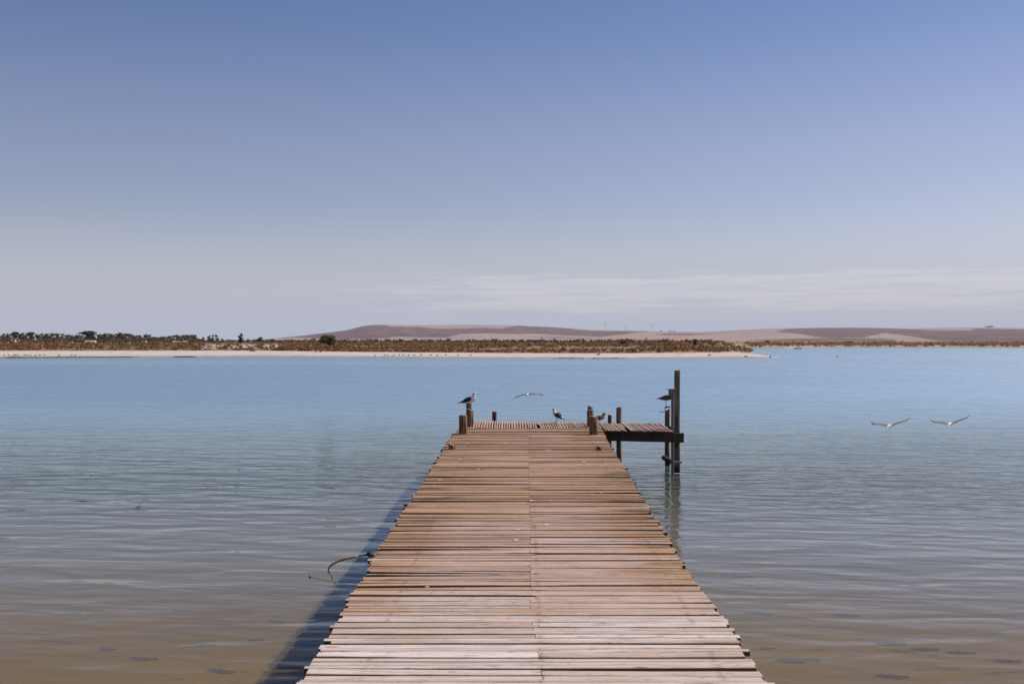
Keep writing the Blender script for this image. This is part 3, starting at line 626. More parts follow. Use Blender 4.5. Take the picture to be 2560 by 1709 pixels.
for q in ((1993, 1648, 95, 'largest dark seaweed clump, near the jetty at the lower right'), (1897, 1529, 60, 'dark seaweed clump right of the jetty, above the largest clump'), (2116, 1533, 55, 'oval seaweed clump alone in the right shallows'),
          (2062, 1416, 85, 'long blurred seaweed clump further out at the right'), (2449, 1412, 70, 'blurred seaweed clump near the right frame edge'), (1844, 1428, 70, 'thin blurred seaweed streak beside the right deck edge'),
          (1752, 1443, 50, 'seaweed clump touching the right deck edge'), (2227, 1606, 70, 'feathery seaweed streak in the lower right'), (2312, 1621, 60, 'seaweed streak just right of the feathery one'),
          (2403, 1630, 60, 'thin slanting seaweed streak at the lower right'), (2520, 1650, 55, 'seaweed streak at the lower right frame edge'), (2230, 1688, 70, 'seaweed at the bottom right of the picture'),
          (1918, 1618, 30, 'small seaweed tuft left of the largest right clump'), (448, 1427, 50, 'darkest seaweed clump in the left shallows'), (479, 1461, 34, 'small seaweed clump below the darkest left one'),
          (191, 1464, 44, 'flat seaweed clump at the far left'), (184, 1524, 40, 'seaweed clump below the flat far-left one'), (454, 1518, 40, 'faint seaweed streak in the middle of the left shallows'),
          (705, 1552, 55, 'seaweed clump close to the jetty shadow'), (506, 1610, 60, 'ragged seaweed clump at the lower left'), (360, 1644, 60, 'thin seaweed patch left of the ragged one'), (268, 1621, 36, 'small seaweed tuft at the lower left'),
          (555, 1675, 60, 'seaweed tangle at the bottom edge left of the jetty'), (640, 1598, 30, 'small tuft beside the jetty shadow'), (590, 1420, 50, 'blurred seaweed patch right of the darkest left one')):
    weed(*q)
# ------------------------------------------------------------------ land: sand spit, far bank, hills
rn = random.Random(4)
SH = [(-1200, 896), (0, 894.6), (330, 893.2), (640, 891.9), (960, 893.2), (1280, 895.6), (1500, 896.4), (1900, 894.8), (1960, 893.6), (4000, 893.6)]   # waterline
BT = [(-1200, 877), (0, 877), (640, 876.5), (900, 880), (1280, 882.8), (1560, 883.5), (1860, 880.5), (1960, 884)]    # where sand meets scrub
PROF = [(225, 1.29), (260, 1.46), (320, 1.64), (420, 1.94), (600, 2.28), (900, 2.52), (1500, 3.3)]
def shore_D(px): return H * F / (interp(SH, px) - CY)
def land_z(px, D):
    ds = shore_D(px)
    if D < ds: return (D - ds) * 0.06
    db = ds + 17; zb_ = H - (interp(BT, px) - CY) / F * db
    if D < db: return zb_ * ((D - ds) / 17) ** 0.8
    zp = interp([(db, zb_)] + [(max(db + 1 + k, d), z) for k, (d, z) in enumerate(PROF)], D)
    return zp
def land_at(px, py):          # point of the land seen at a pixel
    D = shore_D(px) + 1
    while D < 1490 and CY + (H - land_z(px, D)) * F / D > py: D += 0.5 if D < 300 else 2.5
    return Vector(((px - CX) / F * D, D, land_z(px, D)))
def land_mat(far=False):
    m, t, o = new_mat('scrubland' if not far else 'dune_bank'); geo = N('ShaderNodeNewGeometry', t); pos = geo.outputs['Position']
    a = N('ShaderNodeAttribute', t, attribute_name='bv'); s = N('ShaderNodeSeparateColor', t); L(a.outputs['Color'], s.inputs[0], t)
    n1 = noise_n(t, mapping(t, pos, (0.05, 0.05, 1)), 1.0, 6, 0.6); n2 = noise_n(t, mapping(t, pos, (0.4, 0.4, 1), (8, 2, 0)), 1.0, 5, 0.65); n3 = noise_n(t, mapping(t, pos, (0.02, 0.012, 1), (2, 7, 0)), 1.0, 4)
    sand = mixc(t, smooth(n2, 0.3, 0.7, t), (0.58, 0.48, 0.41), (0.70, 0.60, 0.53))
    wet = mixc(t, smooth(n2, 0.3, 0.7, t), (0.30, 0.21, 0.17), (0.42, 0.31, 0.26))
    soil = mixc(t, smooth(n1, 0.4, 0.6, t), (0.27, 0.165, 0.105), (0.40, 0.27, 0.20))
    veg = mixc(t, smooth(n3, 0.44, 0.58, t), (0.19, 0.11, 0.055), (0.135, 0.12, 0.055))
    land_ = mixc(t, smooth(M('ADD', n2, M('MULTIPLY', s.outputs[1], 0.3, tree=t), tree=t), 0.52, 0.66, t), soil, veg)
    col = mixc(t, s.outputs[0], land_, sand); col = mixc(t, s.outputs[2], col, wet)
    bsdf(t, o, col, 0.95, 0.1, bump(t, n2, 0.12)); return m
def sheet(cols, rows_fn, col_fn):
    mb = MB(); n = None
    for px in cols:
        rows = rows_fn(px); n = len(rows)
        for (D, z) in rows: mb.v.append((((px - CX) / F * D), D, z)); mb.c.append(col_fn(px, D, z))
    for i in range(len(cols) - 1):
        for j in range(n - 1): mb.f.append([i * n + j, (i + 1) * n + j, (i + 1) * n + j + 1, i * n + j + 1]); mb.m.append(0); mb.sm.append(True)
    return mb
TIP = 1962
def back_D(px):               # far edge of the spit where the channel begins; joined to the mainland further left
    return interp([(1786, 1500), (1812, 560), (1826, 400), (1840, 320), (1855, 262), (1870, 236), (1900, 212), (1930, 197), (TIP, shore_D(TIP) + 0.5)], px)
def spit_rows(px):
    ds = shore_D(px); de = back_D(px); r = []
    base = [ds - 14, ds - 3, ds, ds + 1, ds + 3, ds + 6, ds + 10, ds + 14, ds + 17, ds + 19, 222, 235, 250, 265, 285, 310, 345, 380, 420, 480, 560, 650, 780, 900, 1100, 1500]
    for D in base:
        if D <= ds: r.append((D, land_z(px, D))); continue
        if px < 1700: z = land_z(px, D) + (noise.noise(Vector((px * .02, D * .03, 0))) * 0.12 * min(1, max(0, (D - ds - 17) / 40)) ) ; r.append((D, z)); continue
        U = de - ds; DD = ds + U * (1 - math.exp(-(D - ds) / U)) / (1 - math.exp(-(1500 - ds) / U)); hgt = min(1, (de - DD) / 22, )
        taper = min(1, max(0, (TIP - px) / 60))
        z = min(land_z(px, DD), interp([(1770, 9), (1790, 2.6), (1826, 1.0), (1860, 0.62), (1960, 0.15)], px)) * (max(0, hgt) ** .5 if de < 1499 else 1) * taper ** .5
        r.append((DD, z if DD < de - 0.01 else -0.4))
    return r
def spit_col(px, D, z):
    ds = shore_D(px); d = D - ds
    sandy = 1.0 if d < 17 else max(0.0, 1 - (d - 17) / 1.5)
    if px > 1800: sandy = max(sandy, 0.55 if d > 17 else 1)
    wet = 1.0 if d < 1.6 else max(0.0, 1 - (d - 1.6) / 2.5)
    dune = 1.0 if (480 < px < 720 and 230 < D < 420) else 0.0     # bare pinkish dune under the lone trees
    return (max(sandy, dune * 0.45), 0.0 if dune else (0.55 if D > 320 else 0.25), wet * 0.9)
cols = [-900 + k * 12 for k in range(226)] + [1806 + k * 4 for k in range(40)]; cols = [c for c in cols if c <= TIP]
tag(sheet(cols, spit_rows, spit_col).build('sand_spit', land_mat()), 'long flat sandy shore with scrub behind it', None, None, 'structure')
def bank_rows(px):
    d0 = interp([(1700, 430), (1975, 425), (1976, 470), (2060, 492), (2560, 470), (3400, 460)], px)
    return [(d0 - 12, -0.6), (d0, 0), (d0 + 2, 0.5), (d0 + 6, 0.9), (d0 + 14, 1.25), (d0 + 30, 1.5), (d0 + 55, 1.7), (d0 + 100, 2.0), (d0 + 170, 2.25), (800, 2.6), (1100, 2.95), (1500, 3.3)]
tag(sheet([1700 + k * 10 for k in range(180)], bank_rows, lambda px, D, z: (0.5 if D < 520 else 0.1, 0.3, 0.6 if z < 0.2 else 0)).build('far_bank', land_mat(True)),
    'low sandy far bank across the channel', None, None, 'structure')

RIDGE = [(-1200, 851.5), (300, 851), (480, 850.3), (600, 850), (645, 849.3), (690, 845), (760, 838), (820, 831), (870, 824.5), (905, 815), (930, 812), (960, 811.5), (1100, 812.3), (1180, 811.3), (1280, 812.5),
         (1400, 818), (1480, 824.5), (1560, 826), (1660, 828.5), (1750, 829), (1800, 827), (1860, 824), (1920, 821), (2050, 818.5), (2160, 818.3), (2280, 821), (2400, 818.5), (2500, 819), (2560, 820), (2760, 828), (3200, 838), (3900, 845)]
FRONT = [(-1200, 853.5), (1500, 853), (1830, 851.5), (1920, 847), (2083, 844.4), (2206, 845.5), (2262, 851), (2400, 853), (3900, 853)]   # low dark foreridge at the right
def hill_y(px, t):
    r = interp(RIDGE, px)
    n = noise.noise(Vector((px * .012, t * 3, 1))) * 0.05 * math.sin(math.pi * t)
    return 854.0 - (854.0 - r) * max(0, min(1, (t ** 0.8) + n)) if t < 1 else r
polyA = [(640, 850), (690, 846), (760, 838), (820, 830), (870, 823), (905, 812), (940, 809), (965, 813), (975, 817), (1043, 817), (1103, 822), (1212, 819.5), (1255, 821.5), (1290, 813.5), (1400, 819.5), (1480, 826.5), (1560, 827), (1622, 828.5),
         (1607, 830), (1552, 836), (1506, 842), (1443, 839), (1340, 834), (1280, 835), (1220, 832.5), (1152, 834.5), (1114, 843.5), (1043, 844), (1002, 841), (929, 847), (842, 848), (800, 847), (743, 843.5), (690, 846.5)]
polyB = [(1974, 822), (2050, 820), (2165, 819.5), (2269, 822), (2329, 825), (2424, 826), (2440, 820.5), (2560, 823), (2900, 832), (2900, 856), (2356, 855), (2330, 849), (2270, 839), (2209, 832), (2157, 843.5), (2056, 844), (2015, 837), (1974, 832), (1935, 829), (1945, 826)]
polyC = [(1280, 837), (1350, 839), (1440, 842), (1500, 844), (1480, 849), (1390, 848), (1320, 843)]      # speckled grazing
polyR = [(1545, 846), (1600, 843), (1700, 845), (1830, 848), (1925, 850), (1925, 860), (1560, 860), (1500, 850)]  # reddish ploughed field
polyG = [(1640, 834), (1700, 832), (1760, 833), (1800, 836), (1690, 839), (1650, 838)]
def inside(poly, x, y):
    c = False; j = len(poly) - 1
    for i in range(len(poly)):
        (xi, yi), (xj, yj) = poly[i], poly[j]
        if (yi > y) != (yj > y) and x < (xj - xi) * (y - yi) / (yj - yi) + xi: c = not c
        j = i
    return c
def hills_mat():
    m, t, o = new_mat('hill_cover'); geo = N('ShaderNodeNewGeometry', t); pos = geo.outputs['Position']
    a = N('ShaderNodeAttribute', t, attribute_name='bv'); s = N('ShaderNodeSeparateColor', t); L(a.outputs['Color'], s.inputs[0], t)
    n1 = noise_n(t, mapping(t, pos, (0.0055, 0.0020, 0.03)), 1.0, 8, 0.75); n2 = noise_n(t, mapping(t, pos, (0.014, 0.006, 0.05), (5, 5, 0)), 1.0, 5, 0.7)
    k = smooth(M('ADD', s.outputs[0], M('MULTIPLY', M('SUBTRACT', n1, 0.5, tree=t), 1.5, tree=t), tree=t), 0.28, 0.70, t)
    field = mixc(t, smooth(n1, 0.35, 0.65, t), (0.37, 0.28, 0.25), (0.47, 0.365, 0.325))
    field = mixc(t, M('MULTIPLY', s.outputs[1], 0.75, tree=t), field, (0.50, 0.295, 0.225))
    field = mixc(t, M('MULTIPLY', smooth(n2, 0.54, 0.64, t), 0.6, tree=t), field, (0.28, 0.22, 0.20))
    scrub = mixc(t, smooth(n2, 0.35, 0.65, t), (0.145, 0.105, 0.105), (0.25, 0.185, 0.175))
    scrub = mixc(t, M('MULTIPLY', smooth(n2, 0.62, 0.70, t), 0.6, tree=t), scrub, (0.42, 0.34, 0.30))
    col = mixc(t, k, field, scrub)
    bsdf(t, o, col, 1.0, 0.0); return m
HM = hills_mat()
NT = 44
def hill_rows(px):
    rws = []
    for j in range(NT + 1):
        t = j / NT; D = 1600 + 4600 * t; rws.append((D, H - (hill_y(px, t) - CY) / F * D))
    zt = rws[-1][1]; rws += [(6600, zt * 0.93), (7600, zt * 0.5), (8600, 0)]
    return rws
def hill_col(px, D, z):
    y = CY - (z - H) * F / D
    if D > 6300: return (0.0, 0, 0)
    jx, jy = 6 * noise.noise(Vector((px * .05, y * .5, 3))), 1.0 * noise.noise(Vector((px * .04, y * .5, 9)))
    c = 1.0 if inside(polyA, px + jx, y + jy) or inside(polyB, px + jx, y + jy) else (0.55 if inside(polyG, px, y) else (0.42 if inside(polyC, px, y) else 0.0))
    if px > 2440 and c == 1: c = 0.75
    return (c, 1.0 if inside(polyR, px, y) else 0.0, 0)
tag(sheet([-1100 + k * 7 for k in range(690)], hill_rows, hill_col).build('hills', HM), 'long low hills of tan fields and purple-grey scrub on the horizon', None, None, 'structure')
def fore_rows(px):
    y = interp(FRONT, px); q = max(0.0, 854 - y); ts = [0, .3, .6, .85, 1.0]
    return [(1500 + 500 * t, H - (854.2 - (q + .1) * t ** 1.2 - CY) / F * (1500 + 500 * t)) for t in ts] + [(2150, 3), (2300, -1)]
tag(sheet([1820 + k * 6 for k in range(100)], fore_rows, lambda px, D, z: (0.62, 0.4, 0)).build('foothill', HM), 'low dark ridge in front of the right hills', None, None, 'structure')

# ------------------------------------------------------------------ scrub and shrubs
L_red = leaf_mat('red_scrub_leaves', (0.19, 0.075, 0.036), (0.46, 0.23, 0.115), (0.36, 0.21, 0.09))
L_olive = leaf_mat('olive_scrub_leaves', (0.12, 0.095, 0.04), (0.32, 0.235, 0.10), (0.40, 0.24, 0.11))
L_dark = leaf_mat('dark_scrub_leaves', (0.05, 0.042, 0.02), (0.17, 0.125, 0.06))
L_straw = leaf_mat('straw_leaves', (0.30, 0.19, 0.09), (0.52, 0.37, 0.21))
L_gum = leaf_mat('gum_leaves', (0.07, 0.068, 0.03), (0.28, 0.235, 0.115), (0.28, 0.18, 0.085))
L_pine = leaf_mat('pine_leaves', (0.04, 0.048, 0.025), (0.15, 0.14, 0.07))
L_yel = leaf_mat('yellow_green_leaves', (0.07, 0.07, 0.018), (0.22, 0.19, 0.055))
M_bark = simple('bark', (0.09, 0.07, 0.055), (0.17, 0.13, 0.10), 3, 0.9, 0.1)
def scrub_mass(name, mats, n, seed, label, fn, lo=(0.25, 0.55), cnt=12):
    mb = MB(); q = random.Random(seed)
    for _ in range(n):
        r_ = fn(q)
        if r_ is None: continue
        c, s_ = r_
        h = s_ * q.uniform(*lo)
        mb.leaves(c + Vector((0, 0, h * .7)), (s_, s_ * .8, h), cnt, s_ * 0.42, seed=q.random())
    tag(mb.build(name, mats), label, None, None, 'stuff')
def spot(q, y0, y1, pw=1.0, x0=-420, x1=1885):
    px = q.uniform(x0, x1); py = y0 + (y1 - y0) * q.random() ** pw
    bt = interp(BT, px)
    if py > bt - 0.8: return None
    c = land_at(px, py)
    if px > 1780 and c.y > back_D(px) - 12: return None
    return c, px, py
def red(q):
    r_ = spot(q, 855.6, 882, 1.1)
    if not r_: return None
    c, px, py = r_
    if 480 < px < 720 and py > 858 and q.random() < .75: return None
    if px > 1280 and py > 866 and q.random() < .55: return None
    if noise.noise(Vector((c.x * .018, c.y * .02, 2))) < -0.08: return None
    return c, q.uniform(0.4, 1.1) * (c.y / 250) ** 0.35
def olive(q):
    r_ = spot(q, 855.0, 882, 1.5)
    if not r_: return None
    c, px, py = r_
    if 500 < px < 700 and py > 858 and q.random() < .7: return None
    if px > 1280 and py > 864 and q.random() < .6: return None
    if noise.noise(Vector((c.x * .018, c.y * .02, 7))) < -0.02: return None
    return c, q.uniform(0.4, 1.2) * (c.y / 250) ** 0.45
def darkline(q):
    r_ = spot(q, 854.6, 856.4, 1.0)
    if not r_: return None
    c, px, py = r_; return c, q.uniform(0.7, 1.7) * (c.y / 500)
def straw(q):
    r_ = spot(q, 868, 883, 0.6)
    if not r_: return None
    c, px, py = r_
    if noise.noise(Vector((c.x * .03, c.y * .02, 17))) < 0.05: return None
    return c, q.uniform(0.3, 0.8)
scrub_mass('red_scrub', L_red, 4600, 1, 'rusty red saltmarsh scrub behind the beach', red)
scrub_mass('olive_scrub', L_olive, 4200, 2, 'olive green scrub across the flat land', olive)
scrub_mass('dark_scrub', L_dark, 1500, 3, 'dark line of far scrub below the hills', darkline, (0.3, 0.8), 10)
def under(q):
    px = q.uniform(-420, 505); D = q.uniform(690, 790); return Vector(((px - CX) / F * D, D, land_z(px, D) - .2)), q.uniform(1.4, 3.2)
scrub_mass('tree_undergrowth', leaf_mat('undergrowth_leaves', (0.05, 0.05, 0.024), (0.22, 0.17, 0.08), (0.28, 0.17, 0.08)), 1000, 8, 'dense undergrowth among the far left trees', under, (0.45, 0.8), 14)
scrub_mass('dry_grass', L_straw, 1500, 4, 'straw-coloured dry grass at the top of the beach', straw, (0.3, 0.5), 10)
def bank(q, lo=0, hi=1):
    px = q.uniform(1860, 2900); d0 = interp([(1700, 430), (1975, 425), (1976, 470), (2060, 492), (2560, 470), (3400, 460)], px)
    t = q.random(); D = d0 + 3 + t * 60; z = interp([(0, 0), (2, .5), (6, .9), (14, 1.25), (30, 1.5), (55, 1.7), (100, 2)], D - d0)
    return Vector(((px - CX) / F * D, D, z)), px, t
def bank_straw(q):
    c, px, t = bank(q)
    if px < 2040 and q.random() < .7: return None
    return c, q.uniform(0.7, 1.6)
def bank_brown(q):
    c, px, t = bank(q)
    lim = 0.55 if px > 2450 else (0.4 if px > 2060 else 0.8)
    if q.random() > lim: return None
    return c, q.uniform(0.7, 1.7)
scrub_mass('reed_bank', L_straw, 1500, 6, 'golden reeds along the far right bank', bank_straw, (0.4, 0.7), 10)
scrub_mass('bank_scrub', L_red, 800, 7, 'rusty brown scrub along the far right bank', bank_brown, (0.4, 0.7), 10)

def shrub(px, py, w_px, h_px, mat, label, name='shrub', group=None, stems=0):
    c = land_at(px, py); D = c.y; wd = w_px / F * D / 2; hh = h_px / F * D; q = random.Random(int(px * 7 + py))
    mb = MB(); k = max(3, int(w_px / 7))
    for i in range(k * 2):
        a_ = q.uniform(-1, 1); hz = math.sqrt(max(0.05, 1 - a_ * a_))
        mb.leaves(c + Vector((a_ * wd * .8, q.uniform(-.5, .5) * wd, hh * hz * q.uniform(.25, .7))), (wd * q.uniform(.25, .4), wd * .3, hh * q.uniform(.2, .34)), 26, max(0.07, wd * 0.13), seed=q.random())
    e = mb.build(name, mat, None, c); return tag(e, label, 'shrub', group)
GS = 'shrubs scattered on the sand behind the beach'
for (cx, cy, cw, mt, lb) in (
    (55, 360, 40, L_dark, 'small dark shrub left of the round red-brown ones, in mid shore'), (125, 366, 46, L_red, 'round red shrub at the top of the beach right of the small dark one'), (212, 360, 55, L_red, 'wide red-brown shrub below the three flat-topped trees'),
    (345, 358, 58, L_dark, 'dark rounded shrub, alone on the sand right of the flat-topped trees'), (475, 358, 95, L_red, 'broad low red shrub patch on the sand'), (553, 355, 52, L_red, 'red shrub just right of the broad red patch'),
    (617, 352, 40, L_red, 'small red shrub higher on the sand'), (680, 362, 72, L_dark, 'large dark shrub on the sand above the beach middle'), (745, 357, 60, L_red, 'rusty shrub joined to the large dark one'),
    (795, 394, 38, L_red, 'lone red shrub standing down on the white beach'), (875, 352, 60, L_red, 'rusty shrub above the lone beach shrub'), (930, 360, 58, L_olive, 'olive shrub in front of the rusty one'),
    (1010, 353, 60, L_dark, 'dark shrub below the palm-like bush'), (1102, 370, 42, L_olive, 'green shrub nearest the beach below the palm-like bush'), (1130, 347, 38, L_dark, 'small dark shrub above the green one'),
    (1185, 367, 36, L_red, 'small isolated red shrub at the sand edge'), (1262, 351, 66, L_dark, 'left one of two dark shrubs side by side'), (1320, 356, 62, L_dark, 'right one of two dark shrubs side by side'),
    (1455, 366, 60, L_olive, 'greenish shrub in front of a large rusty mound'), (1480, 352, 110, L_red, 'large rusty mound of shrub on the sand'), (1592, 347, 62, L_dark, 'dark shrub below the tall thin tree'),
    (1687, 363, 48, L_red, 'low red shrub near the spit neck'), (1800, 367, 58, L_red, 'red shrub before the channel opens'), (1872, 349, 90, L_olive, 'wide olive shrub beside the channel'),
    (1815, 402, 42, L_red, 'red shrub standing on the beach near the spit tip'), (2146, 412, 30, L_dark, 'tiny dark tuft close to the spit tip')):
    shrub(1280 + cx / 3.67, 780 + cy / 3.67, cw / 3.67, cw / 3.67 * 0.52, mt, lb, group=GS)
for (cx, cy, cw, mt, lb) in (
    (572, 370, 62, L_red, 'red-brown shrub on the white beach below the round yellow-green bush'), (748, 332, 60, L_pine, 'very dark shrub right beside the round yellow-green bush'), (890, 364, 52, L_olive, 'olive tuft at the beach top, right of the round bush'),
    (795, 338, 60, L_yel, 'yellowish shrub right of the very dark one'), (1370, 362, 60, L_olive, 'olive shrub at the beach edge below the big hill'), (1625, 368, 90, L_straw, 'pale straw mound at the beach edge'),
    (2005, 368, 76, L_dark, 'dark shrub at the beach edge below the tan hill slope'), (70, 300, 46, L_red, 'small red shrub just right of the small grey tree'), (330, 318, 70, L_red, 'flat rusty shrub left of the round yellow-green bush')):
    shrub(640 + cx / 3.67, 780 + cy / 3.67, cw / 3.67, cw / 3.67 * 0.5, mt, lb, group=GS)
for (cx, cy, cw, ch, mt, lb) in ((45, 478, 9, 8, L_olive, 'green shrub below the leftmost trees'), (177, 468, 16, 5, L_yel, 'green patch of shrub below the white posts'), (222, 460, 26, 12, L_yel, 'pale green bushy shrub under the long white roof'),
    (240, 462, 16, 9, L_dark, 'dark green shrub right of the pale green bushy one'), (500, 440, 34, 10, L_olive, 'yellow-olive hedge-like shrub between the last row tree and the airy tree')):
    shrub(cx, 820 + cy / 9.79, cw, ch, mt, lb)
shrub(597, 866.5, 20, 9, L_yel, 'yellow-green shrub at the foot of the slim dark tree')
shrub(632, 878.5, 16, 5, L_red, 'dark red-brown shrub spilling onto the beach right of the slim tree')
shrub(594, 871.5, 12, 4, L_dark, 'low dark shrub below the yellow-green one')

GT = 'row of dark trees on the far left shore'
def tree(px, w_px, ytop, kind, label, D=760, base=856.5, mat=None, name='tree', group=None):
    c = Q(px, base, D); wd = w_px / F * D / 2 * (1.18 if group == GT else 1.0); hh = (base - ytop) / F * D; q = random.Random(int(px * 13)); c.z = max(c.z, 1.6)
    e = empty(name, c, label, 'tree', group); tk = MB(); cr = MB(); top = c + Vector((0, 0, hh)); r0 = 0.028 * hh + 0.06
    def pt(x, y, z): return c + Vector((x * wd, y * wd, z * hh))
    tk.tube([pt(0, 0, -0.12), pt(q.uniform(-.06, .06), 0, .3), pt(q.uniform(-.12, .12), 0, .55), pt(q.uniform(-.1, .1), 0, .85)], [r0, r0 * .8, r0 * .55, r0 * .15], 7, 0)
    lim = []
    nl = {'gum': 6, 'umbrella': 7, 'airy': 11, 'slim': 4, 'round': 8, 'flat': 5, 'bush': 9}[kind]
    for i in range(nl):
        an = i * 2.4 + q.uniform(-.4, .4); ex = math.cos(an) * q.uniform(.5, .85); ey = math.sin(an) * q.uniform(.4, .8)
        ez = {'gum': q.uniform(.45, .88), 'umbrella': q.uniform(.74, .9), 'airy': q.uniform(.45, .9), 'slim': q.uniform(.3, .9), 'round': q.uniform(.4, .85), 'flat': q.uniform(.72, .85), 'bush': q.uniform(.3, .8)}[kind]
        st = ez * q.uniform(.25, .55); tk.tube([pt(0, 0, st), pt(ex * .5, ey * .5, (st + ez) / 2 + .03), pt(ex, ey, ez)], [r0 * .5, r0 * .35, r0 * .1], 5, 0); lim.append((ex, ey, ez))
    lsz = max(0.26, wd * 0.11)
    if kind == 'umbrella':
        for ex, ey, ez in lim: cr.leaves(pt(ex * .8, ey * .8, ez + .03), (wd * .42, wd * .42, hh * .07), 70, lsz, seed=q.random())
        cr.leaves(pt(0, 0, .95), (wd * .6, wd * .5, hh * .06), 90, lsz, seed=1)
        for k in range(14): cr.leaves(pt(q.uniform(-.65, .65), q.uniform(-.5, .5), q.uniform(.08, .72)), (wd * .36, wd * .34, hh * .13), 50, lsz, seed=k)
    elif kind == 'slim':
        for k, (ax, az_, rr_) in enumerate(((.35, .93, .42), (.5, .82, .4), (-.45, .70, .5), (-.2, .6, .45), (.5, .50, .42), (0, .42, .4), (-.35, .30, .45), (.5, .24, .35), (0, .12, .5))):
            cr.leaves(pt(ax, 0, az_), (wd * rr_, wd * rr_, hh * .075), 70, lsz * 1.5, seed=k)
    elif kind == 'airy':
        for k in range(26):
            an = q.uniform(-.25, math.pi + .25); rr_ = q.uniform(.72, .98)
            cr.leaves(pt(math.cos(an) * rr_, q.uniform(-.5, .5), .42 + math.sin(an) * rr_ * .55), (wd * .15, wd * .15, hh * .065), 32, lsz * .9, seed=k)
        for k in range(9): cr.leaves(pt(q.uniform(-.9, -.35), q.uniform(-.5, .5), q.uniform(.15, .6)), (wd * .2, wd * .2, hh * .1), 40, lsz, seed=k + 40)
    elif kind == 'flat':
        for k in range(8): cr.leaves(pt(q.uniform(-.7, .7), q.uniform(-.5, .5), q.uniform(.66, .88)), (wd * .32, wd * .32, hh * .16), 50, lsz, seed=k)
    else:
        lo = .02 if kind in ('bush', 'round') else .08
        for k in range(26 if kind == 'gum' else 32):
            u = q.uniform(-1, 1); zc = q.uniform(lo, .9); lim_ = math.sqrt(max(0.08, 1 - ((zc - .5) / .52) ** 2))
            cr.leaves(pt(u * lim_ * .78, q.uniform(-.6, .6) * lim_, zc), (wd * q.uniform(.24, .42), wd * .34, hh * q.uniform(.08, .15)), 50, lsz, seed=q.random())
        for ex, ey, ez in lim: cr.leaves(pt(ex, ey, ez), (wd * .28, wd * .28, hh * .09), 44, lsz, seed=q.random())
    tk.build('trunk', M_bark, e); cr.build('crown', mat or {'umbrella': L_pine, 'airy': L_gum, 'slim': L_pine, 'round': L_gum, 'gum': L_gum, 'flat': L_dark, 'bush': L_yel}[kind], e)
    return e
for i, (px, wpx, yt, kd, lb) in enumerate((
    (-2, 18, 836, 'gum', 'tree cut by the left frame edge'), (16, 20, 832, 'round', 'round-topped tree, second from the left frame edge'), (37, 24, 829.5, 'umbrella', 'leftmost umbrella pine, its flat crown above its neighbours'),
    (57, 20, 831, 'round', 'broad brown-green tree between the two leftmost umbrella pines'), (76, 22, 830, 'umbrella', 'second umbrella pine from the left, dark and layered'), (93, 18, 834.5, 'gum', 'loose drooping tree right of the second umbrella pine'),
    (112, 22, 832.5, 'gum', 'tall gum left of the pale-stemmed gum'), (136, 24, 832, 'gum', 'pale-stemmed gum in the middle of the left row'), (158, 14, 833, 'gum', 'narrow gum after the gap by the pale-stemmed tree'),
    (171, 15, 835.5, 'gum', 'short gum right of the narrow one'), (187, 20, 835.5, 'round', 'rounded tree left of the big umbrella pine'), (219, 44, 828, 'umbrella', 'biggest umbrella pine, above the long white roof'),
    (249, 17, 833.5, 'gum', 'tree right of the biggest umbrella pine'), (266, 26, 832.5, 'gum', 'wide brown gum with a thin top'), (283, 20, 836, 'round', 'lower tree left of the peaked broad tree'),
    (301, 26, 830.5, 'round', 'peaked broad tree, highest of the middle group'), (317, 28, 833, 'round', 'broad olive tree closing the middle group before the gap'), (344, 24, 837.5, 'round', 'separate round tree standing in the gap'),
    (369, 18, 835, 'gum', 'spiky tree right of the separate round tree'), (384, 16, 841, 'round', 'low tree right of the spiky one'), (399, 17, 840.5, 'gum', 'small gum over the parked caravans'),
    (413, 16, 840.5, 'gum', 'small gum left of the white arched roof'), (428, 18, 838, 'gum', 'gum right above the white arched roof'), (446, 22, 837, 'gum', 'gum over the pale shed roof'),
    (463, 22, 836.5, 'gum', 'second last tree of the left row'), (482, 20, 836, 'gum', 'last tree of the left row, beside open sky'))):
    tree(px, wpx, yt, kd, lb, D=760 + (i * 37 % 60), group=GT)
tree(533, 26, 834.8, 'airy', 'airy domed tree with sky showing through, right of the row', D=520, base=857)
tree(601, 12, 834.2, 'slim', 'slim dark twisted tree standing alone on the dune', D=420, base=857)
tree(651, 14, 841.8, 'round', 'small grey-green tree right of the slim dark tree', D=600, base=857)
tree(681, 11, 847.5, 'round', 'smaller tree right of the small grey-green one', D=640, base=856)
tree(701, 9, 850.5, 'round', 'lowest tuft-like tree left of the round bush', D=640, base=856)
tree(821, 41, 836, 'bush', 'big round yellow-green bush tree below the hill slope', D=262, base=866, mat=leaf_mat('bush_leaves', (0.09, 0.09, 0.03), (0.34, 0.29, 0.10), (0.16, 0.14, 0.05)))
for i, (px, wpx, lb) in enumerate(((1304, 17, 'left one of the three flat-topped trees'), (1321, 12, 'middle one of the three flat-topped trees'), (1337, 20, 'right one of the three flat-topped trees'))):
    tree(px, wpx, 849.3, 'flat', lb, D=700, base=857, group='three flat-topped trees in mid distance')
tree(1559, 17, 853.5, 'bush', 'palm-like spreading bush on the flat', D=340, base=866, mat=L_yel)
tree(1600, 9, 855.5, 'round', 'small brown round bush tree right of the palm-like one', D=420, base=861)
tree(1677, 8, 856.5, 'flat', 'small flat tree left of the tall thin tree', D=420, base=862); tree(1725, 9, 856, 'flat', 'little dark flat tree just left of the tall thin tree', D=420, base=863)
tree(1737.5, 4, 852.5, 'slim', 'tall thin tree like a post on the right flat', D=330, base=866, mat=L_dark)
tree(1744, 9, 858.5, 'flat', 'low dark tree just right of the tall thin tree', D=400, base=863); tree(1773, 7, 856, 'round', 'small lone round tree further right on the flat', D=420, base=862)
tree(1919, 12, 852.5, 'round', 'dark tree left of the grey-roofed house', D=560, base=861.5, mat=L_dark)
